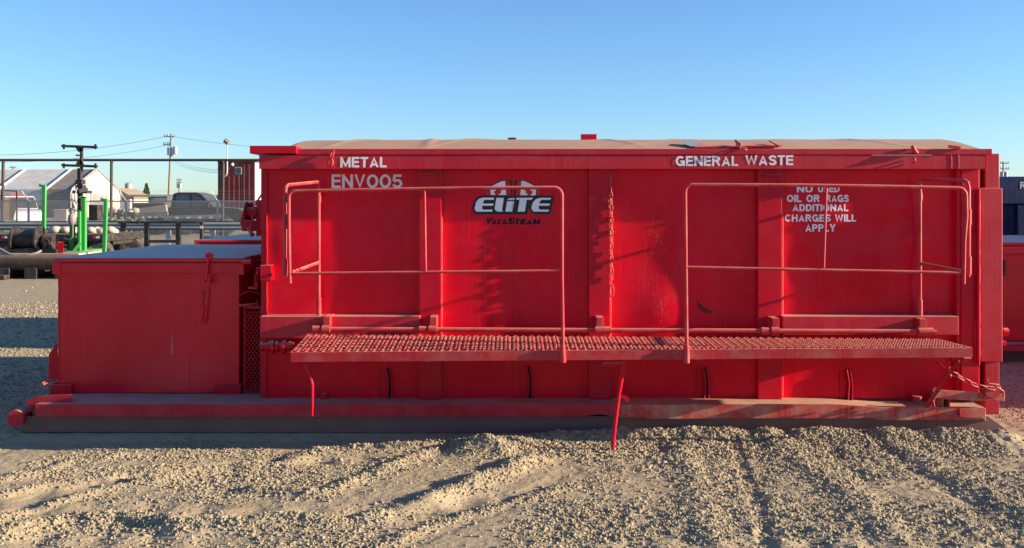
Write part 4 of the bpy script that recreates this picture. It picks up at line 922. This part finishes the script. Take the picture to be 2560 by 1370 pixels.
mb = MB(); mb.box(X(501, Ys), X(508, Ys), Ys - .045, Ys - .032, Z(571, Ys), Z(565, Ys)); mb.build("white_tag", M_wpaint, st)
# chain link fence
Yf = 27.0
cf = thing("chain_link_fence", "grey chain link fence with angled barbed wire arms", "fence", (X(300, Yf), Yf, 0))
fx0, fx1 = X(-260, Yf), X(900, Yf); ztop = Z(503, Yf)
mb = MB(); H = ztop - .03; dx = .072; wr = .0045
k0 = fx0 - H
x_ = fx0 - H
while x_ < fx1:
    for sgn in (1, -1):
        a0 = x_ if sgn > 0 else x_ + H; b0 = a0 + sgn * H
        za, zb2 = .03, ztop
        # clip to fence ends
        def clip(a0, za, b0, zb2):
            lo, hi = 0.0, 1.0; d = b0 - a0
            for e, s2 in ((fx0, 1), (fx1, -1)):
                if s2 * (a0 - e) < 0 or s2 * (b0 - e) < 0:
                    t = (e - a0) / d
                    if s2 * d > 0: lo = max(lo, t)
                    else: hi = min(hi, t)
            return lo, hi
        lo, hi = clip(a0, za, b0, zb2)
        if hi > lo: mb.bar((a0 + (b0 - a0) * lo, Yf + .004 * sgn, za + (zb2 - za) * lo), (a0 + (b0 - a0) * hi, Yf + .004 * sgn, za + (zb2 - za) * hi), wr * 2, wr * 2)
    x_ += dx
tw = fx0
while tw < fx1: mb.bar((tw, Yf, ztop - .01), (tw + .01, Yf, ztop + .05), .007, .007); tw += dx
mb.build("wire_mesh", M_chainlink, cf)
mb = MB(); mb.cyl((fx0, Yf + .03, ztop), (fx1, Yf + .03, ztop), .026, 10); mb.build("top_rail", M_galv, cf)
for i, px in enumerate((-165, 70, 314, 543, 775)):
    x_ = X(px, Yf); mb = MB(); mb.cyl((x_, Yf + .04, 0), (x_, Yf + .04, ztop + .04), .04, 12); po = mb.build("post", M_galv, cf)
    mb = MB(); mb.bar((x_, Yf + .04, ztop), (x_ - .16, Yf - .1, ztop + .36), .035, .035); mb.build("barb_arm", M_galv, po)
mb = MB()
for k in (.12, .24, .35): mb.tube([(fx0 - .05 * k / .12, Yf - .1 * k / .36, ztop + k), (fx1, Yf - .1 * k / .36, ztop + k)], .003, 4)
mb.build("barbed_wire", M_chainlink, cf)
sg_ = MB(); sg_.box(X(226, Yf), X(241, Yf), Yf - .03, Yf - .015, Z(549, Yf), Z(527, Yf)); so = thing("fence_sign", "small white notice with red print hung on the chain link fence", "sign", (X(233, Yf), Yf - .02, Z(540, Yf)))
pl = sg_.build("sign_board", M_wpaint, so, .002); mb = MB()
for k in range(4): mb.box(X(229, Yf), X(229 + (9, 7, 10, 6)[k], Yf), Yf - .033, Yf - .03, Z(538 + k * 2.6, Yf), Z(536.6 + k * 2.6, Yf))
mb.build("sign_print", M_reflr, pl)
# tall pipe frame
Yq = 30.0
pf = thing("pipe_fence", "tall thin brown pipe fence standing behind the chain link fence", "pipe fence", (X(277, Yq), Yq, 0))
for px in (-270, 8, 279, 558, 840): MB().cyl((X(px - 2, Yq), Yq, 0), (X(px, Yq), Yq, Z(400, Yq)), .055, 12).build("post", M_blackpipe, pf)
MB().cyl((X(-280, Yq), Yq, Z(400, Yq)), (X(845, Yq), Yq, Z(400, Yq)), .05, 12).build("top_pipe", M_blackpipe, pf)

# vegetation helper: leaf clumps
def leafmat(name, c1, c2):
    m, nt, b = newmat(name); co = N(nt, "ShaderNodeTexCoord").outputs["Object"]
    nt.links.new(mix(nt, ramp(nt, noise(nt, co, 3.5, 3), .3, .7), c1, c2), b.inputs["Base Color"]); b.inputs["Roughness"].default_value = .7; return m
M_leaf = leafmat("tree_leaves", (.03, .06, .02), (.09, .13, .04)); M_bush = leafmat("shrub_leaves", (.06, .10, .03), (.17, .2, .07))
def foliage(mb, fn, n, size):
    for _ in range(n):
        c = fn(); a = Vector((random.gauss(0, 1), random.gauss(0, 1), random.gauss(0, 1))).normalized(); b = a.cross(Vector((random.gauss(0, 1), random.gauss(0, 1), random.gauss(0, 1)))).normalized(); s_ = size * random.uniform(.5, 1.2)
        mb.add([c - a * s_, c + b * s_ * .5, c + a * s_, c - b * s_ * .5], [(0, 1, 2, 3)])
Yv = 25.0
sh_ = thing("shrub", "low green shrub growing against the chain link fence", "shrub", (X(318, Yv), Yv, 0))
mb = MB()
blobs = [(X(290, Yv), .75, .35), (X(315, Yv), .85, .4), (X(335, Yv), .8, .33), (X(280, Yv), .5, .35), (X(325, Yv), .45, .45)]
def bfn():
    b_ = random.choice(blobs); d = Vector((random.gauss(0, .5), random.gauss(0, .5), random.gauss(0, .55)))
    return Vector((b_[0] + d.x * b_[2], Yv + d.y * b_[2], max(.03, b_[1] * .75 + d.z * b_[2])))
foliage(mb, bfn, 1800, .06); mb.build("foliage", M_bush, sh_)
mb = MB()
for k in range(7): mb.tube([(X(310, Yv) + random.uniform(-.1, .1), Yv, 0), (X(310, Yv) + random.uniform(-.4, .4), Yv + random.uniform(-.2, .2), .7)], .012, 5)
mb.build("stems", M_wood, sh_)
Ye = 330.0
tt_ = thing("conifer", "small lone green tree on the horizon behind the long shed", "tree", (X(366, Ye), Ye, 0))
mb = MB(); ztp = Z(459, Ye)
def cfn():
    t = random.random() ** .8; r = (1 - t) * 1.9 + .15; a = random.uniform(0, 6.28); rr = r * math.sqrt(random.random()) * (1 + .35 * math.sin(3 * a + 9 * t))
    return Vector((X(366, Ye) + rr * math.cos(a), Ye + rr * math.sin(a), 1.2 + t * (ztp - 1.2)))
foliage(mb, cfn, 900, .45); mb.build("crown", M_leaf, tt_); MB().tube([(X(366, Ye), Ye, 0), (X(366, Ye), Ye, ztp - .5)], [.22, .05], 8).build("trunk", M_wood, tt_)

# ------------------------------------------------------------------ vehicles beyond the fence
def pickup(label, paint_m, loc, crew=True):
    t = thing("pickup_truck", label, "pickup truck", (0, 0, 0), "pickup trucks behind the fence")
    W = .98
    def side(poly, w0, w1, name, m_, par, bev):
        mb = MB(); mb.prism(poly, lambda a, b: (a, -w0, b), lambda a, b: (a, w0, b)); return mb.build(name, m_, par, bev)
    low = [(-2.9, .55), (-2.9, 1.15), (-.95, 1.18), (1.0, 1.2), (1.25, 1.2), (2.55, 1.12), (2.8, 1.0), (2.85, .5), (2.5, .45), (-2.6, .48)]
    body = side(low, W, W, "body", paint_m, t, .06)
    mb = MB(); n_ = 2; b_ = [(-.95, 1.17), (-.85, 1.88), (-.6, 1.95), (.35, 1.95), (.55, 1.88), (1.25, 1.19)]
    v = [(a, -W + .02 - 0 + (.14 * max(0, (b - 1.18) / .75)), b) for a, b in b_] + [(a, W - .02 - (.14 * max(0, (b - 1.18) / .75)), b) for a, b in b_]
    k = len(b_); mb.add(v, [tuple(range(k)), tuple(range(2 * k - 1, k - 1, -1))] + [(i, i + k, (i + 1) % k + k, (i + 1) % k) for i in range(k)]); cabin = mb.build("cab", paint_m, t, .04)
    for sgn in (-1, 1):
        for wp in ([(-.72, 1.25), (-.68, 1.8), (.02, 1.82), (.02, 1.25)], [(.12, 1.25), (.12, 1.82), (.42, 1.8), (.98, 1.25)]):
            mb = MB(); f = lambda a, b, o: (a, sgn * (W - .02 - .14 * (b - 1.18) / .75 + o), b)
            mb.prism(wp, lambda a, b: f(a, b, .012), lambda a, b: f(a, b, -.02)); mb.build("side_window", M_glass, cabin)
        mb = MB(); mb.box(-.28, -.1, sgn * W - .015, sgn * W + .02, 1.02, 1.06); mb.build("door_handle", M_black, cabin)
        mb = MB(); mb.box(.92, 1.08, sgn * (W + .05), sgn * (W + .22), 1.2, 1.42); mb.bar((.98, sgn * (W - .05), 1.25), (1.0, sgn * (W + .1), 1.28), .04, .04); mb.build("mirror", M_black, cabin, .01)
        mb = MB(); mb.box(2.72, 2.84, sgn * .6, sgn * .92, .82, .98); mb.build("headlight", M_reflw, body, .02)
        mb = MB(); mb.box(-2.92, -2.86, sgn * .75, sgn * .93, .8, 1.08); mb.build("tail_light", M_reflr, body, .01)
    mb = MB(); mb.add([(.56, -.8, 1.86), (.56, .8, 1.86), (1.2, .92, 1.24), (1.2, -.92, 1.24)], [(0, 1, 2, 3)]); 
    for i in range(4): mb.v[i] = (mb.v[i][0] + .02, mb.v[i][1], mb.v[i][2] + .015)
    mb.build("windscreen", M_glass, cabin)
    for px_ in (-1.75, 1.85):
        for sgn in (-1, 1):
            mt, mr = MB(), MB(); wheel(mt, mr, (px_, sgn * .86, .4), .4, .27); w_ = mt.build("wheel", M_rubber, t); mr.build("rim", M_galv, w_)
        mb = MB(); mb.cyl((px_, -W - .004, .45), (px_, W + .004, .45), .47, 22); mb.build("wheel_arch", M_dark, body)
    t.location = loc; return t, cabin
wt, wcab = pickup("white pickup truck with red roof beacon parked behind the fence", M_wpaint, (X(45, 51), 51, 0))
mb = MB(); mb.box(-.3, .05, -.45, .45, 1.955, 2.05)
o = mb.build("beacon", M_reflr, wcab, .02, None); o.matrix_parent_inverse = Matrix(); 
for v_ in o.data.vertices: v_.co += Vector(wt.location)
wt.rotation_euler = (0, 0, R(-58))
bt, _ = pickup("black pickup truck loaded on the trailer behind the fence", M_bpaint, (X(487, 44), 44, .15))
# plywood crate beside the white truck
cr = thing("board_rack", "tan plywood board in a dark frame behind the fence", "board rack", (X(22, 33), 33, 0))
mb = MB(); mb.prism([(8, 492), (36, 497), (40, 520), (34, 548), (40, 552), (8, 552)], lambda a, b: P(a, b, 33), lambda a, b: P(a, b, 33.1)); mb.build("board", M_ply, cr)
mb = MB(); mb.bar(P(4, 476, 33), P(42, 478, 33), .05, .05); mb.bar(P(42, 477, 33), (X(42, 33), 33, 0), .05, .05); mb.bar(P(4, 476, 33), (X(4, 33), 33, 0), .05, .05); mb.build("frame", M_blackpipe, cr)
# long dark trailers behind the fence
def deck_trailer(label, y, a, b, top, bot, m_, wheels):
    t = thing("equipment_trailer", label, "trailer", (X((a + b) / 2, y), y, 0), "trailers behind the fence")
    mb = MB(); mb.prism([(a, top + 4), (b, top), (b, bot - 4), (a, bot)], lambda p, q: P(p, q, y), lambda p, q: P(p, q, y + 2.2)); bed = mb.build("trailer_bed", m_, t, .02)
    for px in wheels:
        two_wheels((X(px, y), y + .15, .38), (X(px, y), y + 2.05, .38), .38, .25, t)
    for k in range(4):
        px = a + (b - a) * (.2 + .2 * k); mb = MB(); mb.box(X(px, y), X(px + 7, y), y - .03, y, Z(bot - 4, y), Z(bot - 8, y)); mb.build("reflector", M_reflw, bed)
    return t
deck_trailer("dark low trailer carrying scrap behind the fence post", 39, 250, 335, 530, 550, M_black, (275, 315))
deck_trailer("grey tilt deck trailer with ramp behind the fence", 41, 336, 420, 528, 549, M_grey, (380, 398))
deck_trailer("grey flat trailer with reflector strips beside the maroon building", 40, 410, 552, 536, 550, M_grey, (440, 462, 540))
mb = MB(); mb.bar(P(332, 536, 41.2), P(418, 524, 41.2), .2, .5); tag(mb.build("loading_ramp", M_beige, None, .02, tuple(P(375, 545, 41.2))), "folded beige loading ramp lying on the grey tilt trailer", "ramp")
mb = MB()
for k in range(6): mb.cyl(P(335, 512 + (k % 2) * 5, 43 + k * .2), P(412, 511 + (k % 2) * 5, 43 + k * .2), .11, 10)
pp = tag(mb.build("pipe_bundle", M_blackpipe, None, 0, tuple(P(370, 520, 43))), "bundle of dark pipes laid on a rack behind the fence", "pipe bundle")
rk = thing("pipe_rack", "low black rack under the bundle of dark pipes", "rack", (X(370, 43), 43, 0))
for px in (345, 402): MB().box(X(px, 43), X(px + 3, 43), 42.9, 44.4, 0, Z(520, 43) ).build("trestle", M_black, rk)
mb = MB(); cx_ = X(560, 38)
mt, mr = MB(), MB(); wheel(mt, mr, (X(561, 38), 38, .42), .42, .26); w_ = tag(mt.build("spare_tyre", M_rubber, None, 0, (X(561, 38), 38, 0)), "loose dusty tyre standing by the maroon building", "tyre"); mr.build("rim", M_grey, w_)
# rocks and blocks
for lab, px, py, w_, h_, yy in (("pale concrete block behind the fence right of the white truck", 150, 523, 34, 30, 38), ("pale rubble heap in the scrap trailer behind the fence", 302, 520, 66, 12, 39.6)):
    t = MB(); x0_, x1_ = X(px - w_ / 2, yy), X(px + w_ / 2, yy); zt2 = Z(py, yy)
    if w_ < 40: t.box(x0_, x1_, yy, yy + .8, 0, zt2)
    else:
        for k in range(9): t.sphere((x0_ + (x1_ - x0_) * (k + .5) / 9, yy + random.uniform(0, .4), Z(533, yy) + .05 + random.uniform(0, .1)), random.uniform(.12, .2), 7, 5, 1.2, 1, .8)
    tag(t.build("concrete_block" if w_ < 40 else "rubble_heap", M_rock, None, .03 if w_ < 40 else 0, (X(px, yy), yy, 0)), lab, "concrete block" if w_ < 40 else "rubble")
for lab, px, yy, s_ in (("pale pile of dirt and rocks on the flatbed behind the left green post", 150, 17, 1.0), ("pale pile of broken rock on the flatbed by the right green post", 236, 17, .9)):
    mb = MB()
    for k in range(16): mb.sphere((X(px, yy) + random.gauss(0, .16) * s_, yy + random.uniform(0, .5), Z(586, yy) + random.uniform(.03, .12)), random.uniform(.07, .15), 7, 5, 1.3, 1, .8)
    tag(mb.build("rock_pile", M_rock, None, 0, (X(px, yy), yy, Z(586, yy))), lab, "rock pile")
mb = MB(); mb.tube([(X(525, 29), 29, 0), (X(525, 29), 29, .35)], [.22, .28], 16); tag(mb.build("bucket", M_black, None, 0, (X(525, 29), 29, 0)), "dark round bucket on the ground behind the guard rail", "bucket")

# ------------------------------------------------------------------ buildings
# fabric storage building: long side faces us, gable lit by the sun
Ya, Yb2 = 93.0, 102.3; Yc = (Ya + Yb2) / 2
fb = thing("fabric_building", "pale fabric storage building with cream gable end and grey ribbed roof", "storage building", (X(178, Ya), Ya, 0))
gxr = X(178, Ya); ze = Z(474, Ya); za_ = Z(423, Yc)
bands = [(-42, -14.0, M_fabric), (-14.0, -8.3, M_fabric), (-8.3, -2.9, M_fabric), (-2.9, 0, M_brownfab)]
prof_ = [(Ya, 0), (Ya, ze - .5), (Ya + .25, ze + .05), (Yc, za_), (Yb2 - .25, ze + .05), (Yb2, ze - .5), (Yb2, 0)]
for k, (a, b, m_) in enumerate(bands):
    mb = MB(); v = [(gxr + xx, y, z) for xx in (a, b) for y, z in prof_]; n_ = len(prof_)
    mb.add(v, [(i, i + n_, i + n_ + 1, i + 1) for i in range(n_ - 1)]); mb.build("fabric_panel", m_, fb)
    mb = MB(); mb.tube([(gxr + b, y - .05 if y < Yc else y, z + .04) for y, z in prof_[:4]], .1, 6); mb.build("seam_rib", M_fabric2, fb)
mb = MB(); mb.box(gxr - 5.2, gxr - 2.95, Ya - .03, Ya - .01, 0, 0.01); 
mb = MB(); mb.add([(gxr + .02, y, z) for y, z in prof_], [tuple(range(len(prof_)))]); gab = mb.build("gable_wall", M_cream, fb)
mb = MB(); mb.box(gxr + .02, gxr + .1, Ya + 3.3, Yb2 - 2.6, 0, Z(485, Yc)); mb.build("door_opening", M_grey, gab)
mb = MB(); mb.tube([(gxr + .06, y, z) for y, z in prof_[:4]], .14, 6); mb.tube([(gxr + .06, y, z) for y, z in prof_[3:]], .09, 6); mb.build("gable_trim", M_grey, gab)
fb.rotation_euler = (0, 0, R(-8))
# brown roofed house
hy = 150
hs = thing("house", "small house with brown shingle roof beyond the fabric building", "house", (X(295, hy), hy, 0))
mb = MB(); mb.box(X(255, hy), X(325, hy), hy, hy + 8, 0, Z(495, hy)); mb.build("wall", M_fabric, hs)
mb = MB(); mb.prism([(250, 497), (268, 470), (290, 470), (330, 492), (330, 497)], lambda a, b: P(a, b, hy - .4), lambda a, b: (X(a, hy), hy + 8.4, Z(b, hy))); mb.build("roof", M_roofbr, hs)
mb = MB(); mb.box(X(283, hy), X(290, hy), hy - .06, hy - .01, Z(508, hy), Z(499, hy)); mb.build("window", M_glass, hs)
mb = MB(); mb.box(X(296, hy), X(320, hy), hy - .3, hy - .1, Z(499, hy), Z(496, hy)); mb.build("fascia", M_reflr, hs)
# tank
ty = 190; tk = thing("storage_tank", "grey cylindrical steel tank rising behind the brown roofed house", "tank", (X(312, ty), ty + 2, 0))
mb = MB(); r_ = (X(321, ty) - X(303, ty)) / 2; mb.cyl((X(312, ty), ty + 2, 0), (X(312, ty), ty + 2, Z(459, ty)), r_, 28); mb.tube([(X(312, ty), ty + 2, Z(459, ty)), (X(312, ty), ty + 2, Z(457, ty))], [r_, r_ * .5], 28); mb.build("tank_shell", M_tank, tk)
mb = MB()
for k in range(8): 
    a = k * math.pi / 4; mb.cyl((X(312, ty) + r_ * math.cos(a), ty + 2 + r_ * math.sin(a), Z(459, ty)), (X(312, ty) + r_ * math.cos(a), ty + 2 + r_ * math.sin(a), Z(457, ty) + .3), .04, 5)
mb.build("railing", M_grey, tk)
# long low shed
ly = 105; ls = thing("long_shed", "long low shed with open dark bays and pale metal roof edge", "shed", (X(430, ly), ly, 0))
mb = MB(); mb.box(X(318, ly), X(720, ly), ly - .5, ly + 9, Z(492, ly), Z(487, ly)); mb.build("roof", M_galv, ls, .03)
mb = MB(); mb.box(X(322, ly), X(715, ly), ly + 6, ly + 8.5, 0, Z(492, ly)); mb.build("back_wall", M_darkwall, ls)
for px in range(330, 720, 46): MB().box(X(px, ly), X(px + 2.5, ly), ly, ly + .2, 0, Z(492, ly)).build("post", M_grey, ls)
mb = MB(); mb.box(X(372, ly), X(415, ly), ly + .3, ly + .6, 0, Z(494, ly)); mb.build("bay_door", M_bluew, ls)
mb = MB(); mb.box(X(452, ly), X(512, ly), ly + .3, ly + .5, 0, Z(500, ly)); mb.build("bay_door", M_darkwall, ls)
by = 96; bxk = thing("box_truck", "cream box truck parked before the long low shed", "truck", (X(433, by), by, 0))
mb = MB(); mb.box(X(417, by), X(451, by), by, by + 2.4, .9, Z(490, by)); mb.build("cargo_box", M_cream, bxk, .03)
mb = MB(); mb.box(X(404, by), X(417, by), by + .1, by + 2.3, .5, Z(502, by)); mb.box(X(404, by), X(450, by), by + .3, by + 2, .5, .9); mb.build("cab", M_wpaint, bxk, .08)
for px in (408, 442):
    two_wheels((X(px, by), by + .2, .45), (X(px, by), by + 2.2, .45), .45, .3, bxk)
# maroon building
my = 52.0; mbld = thing("maroon_building", "tall maroon metal building with one small square window", "metal building", (X(595, my), my + 5, 0))
mx0, mx1 = X(549, my), X(638, my); mz = Z(405, my)
def corr(mb, p0, p1, z0, z1, pitch_, depth_, nrm):
    p0 = Vector(p0); p1 = Vector(p1); L_ = (p1 - p0).length; n_ = int(L_ / pitch_); d = (p1 - p0) / n_; nrm = Vector(nrm); pts = []
    for i in range(n_):
        a = p0 + d * i; pts += [a, a + d * .62, a + d * .68 + nrm * depth_, a + d * .92 + nrm * depth_, a + d * .98]
    pts.append(p1)
    v = [(p.x, p.y, z) for z in (z0, z1) for p in pts]; k = len(pts)
    mb.add(v, [(i, i + 1, k + i + 1, k + i) for i in range(k - 1)])
mb = MB(); corr(mb, (mx0, my, 0), (mx1, my, 0), 0, mz, .3, .05, (0, -1, 0)); mb.build("front_wall", M_maroon, mbld)
mb = MB(); corr(mb, (mx1, my, 0), (mx1, my + 12, 0), 0, mz, .3, .05, (1, 0, 0)); mb.add([(mx0, my, 0), (mx0, my + 12, 0), (mx0, my + 12, mz), (mx0, my, mz)], [(0, 1, 2, 3)]); mb.add([(mx0, my + 12, 0), (mx1, my + 12, 0), (mx1, my + 12, mz), (mx0, my + 12, mz)], [(0, 1, 2, 3)]); mb.build("side_wall", M_bluew, mbld)
mb = MB(); mb.box(mx0 - .08, mx0 + .08, my - .08, my, 0, mz); mb.build("corner_trim", M_black, mbld)
mb = MB(); mb.box(mx0 - .12, mx1 + .12, my - .15, my + 12.2, mz, mz + .1); mb.build("roof", M_darkwall, mbld, .02)
mb = MB(); mb.box(X(588, my), X(605, my), my - .07, my - .02, Z(436, my), Z(418, my)); wf = mb.build("window", M_galv, mbld, .01); mb = MB(); mb.box(X(590, my), X(603, my), my - .085, my - .072, Z(434, my), Z(420, my)); mb.build("pane", M_glass, wf)
fl = thing("flood_light", "grey flood light on a thin white pole above the maroon building", "flood light", (X(567, 51), 51, Z(440, 51)))
mb = MB(); mb.tube([P(563, 441, 51.6), P(567, 436, 51.4), P(568, 430, 51.4), P(568, 362, 51.4)], .035, 8); mb.build("pole", M_wpaint, fl)
mb = MB(); mb.bar(P(562, 350, 51.3), P(573, 358, 51.3), .3, .3, (0, 1, 0)); lh = mb.build("lamp_head", M_grey, fl, .03)
mb = MB(); mb.sphere(P(581, 411, 51.8), .1, 10, 7); mb.build("lamp_globe", M_wpaint, mbld)
mb = MB(); mb.bar(P(563, 349.5, 51.12), P(572, 356.5, 51.12), .02, .22, (0, 1, 0)); mb.build("lens", M_reflw, lh)

# ------------------------------------------------------------------ utility poles and wires
def upole(label, y, xt, yt, xb3, r, arms, cans=()):
    t = thing("utility_pole", label, "utility pole", (X(xb3, y), y, 0), "utility poles"); 
    MB().tube([(X(xb3, y), y, 0), P(xt, yt, y)], [r, r * .65], 10).build("pole", M_wood, t)
    for a, b, c in arms:
        mb = MB(); mb.bar(P(a, c, y), P(b, c + .6, y), r * .8, r * .8); ar = mb.build("crossarm", M_wood, t)
        for u in (.05, .3, .7, .95): q_ = P(a + (b - a) * u, c, y); MB().cyl(q_, q_ + Vector((0, 0, r * 2)), r * .35, 6).build("insulator", M_grey, ar)
    for a, b in cans:
        mb = MB(); c = P(a, b, y - r * 2); mb.cyl(c, c + Vector((0, 0, r * 6)), r * 1.9, 12); mb.build("transformer", M_galv, t)
    return t
upole("tall leaning wooden utility pole with transformers, nearest of the poles", 123, 428, 335, 420, .17, ((410, 437, 341), (408, 424, 362)), ((424, 388), (433, 390), (438, 386)))
upole("small distant utility pole with two crossarms behind the long shed", 360, 448, 447, 447, .28, ((441, 455, 450), (441, 455, 457)), ((445, 470), (450, 470)))
upole("distant utility pole above the fabric building roof at the left edge", 300, 32, 416, 33, .25, ((24, 41, 419),))
upole("distant utility pole between the red container and the blue bin", 190, 2508, 404, 2508, .2, ((2500, 2522, 408), (2501, 2523, 422), (2500, 2518, 438)), ((2505, 444), (2514, 444)))
def wire(p0, p1, sag, r):
    p0 = Vector(p0); p1 = Vector(p1); return [p0.lerp(p1, t) - Vector((0, 0, sag * 4 * t * (1 - t))) for t in np.linspace(0, 1, 20)]
mb = MB()
mb.tube(wire(P(410, 342, 123), P(-200, 384, 105), 1.0, 0), .025, 4); mb.tube(wire(P(412, 364, 123), P(-200, 400, 105), 1.0, 0), .022, 4)
mb.tube(wire(P(437, 342, 123), P(900, 372, 110), .6, 0), .018, 4)
for k in range(3): mb.tube(wire(P(436, 398 + k * 4, 123), P(545, 424 + k * 4, 60), .3, 0), .012, 4)
tag(mb.build("overhead_wires", M_wire, None, 0, tuple(P(428, 342, 123))), "thin dark overhead wires strung from the tall leaning pole", "wires")
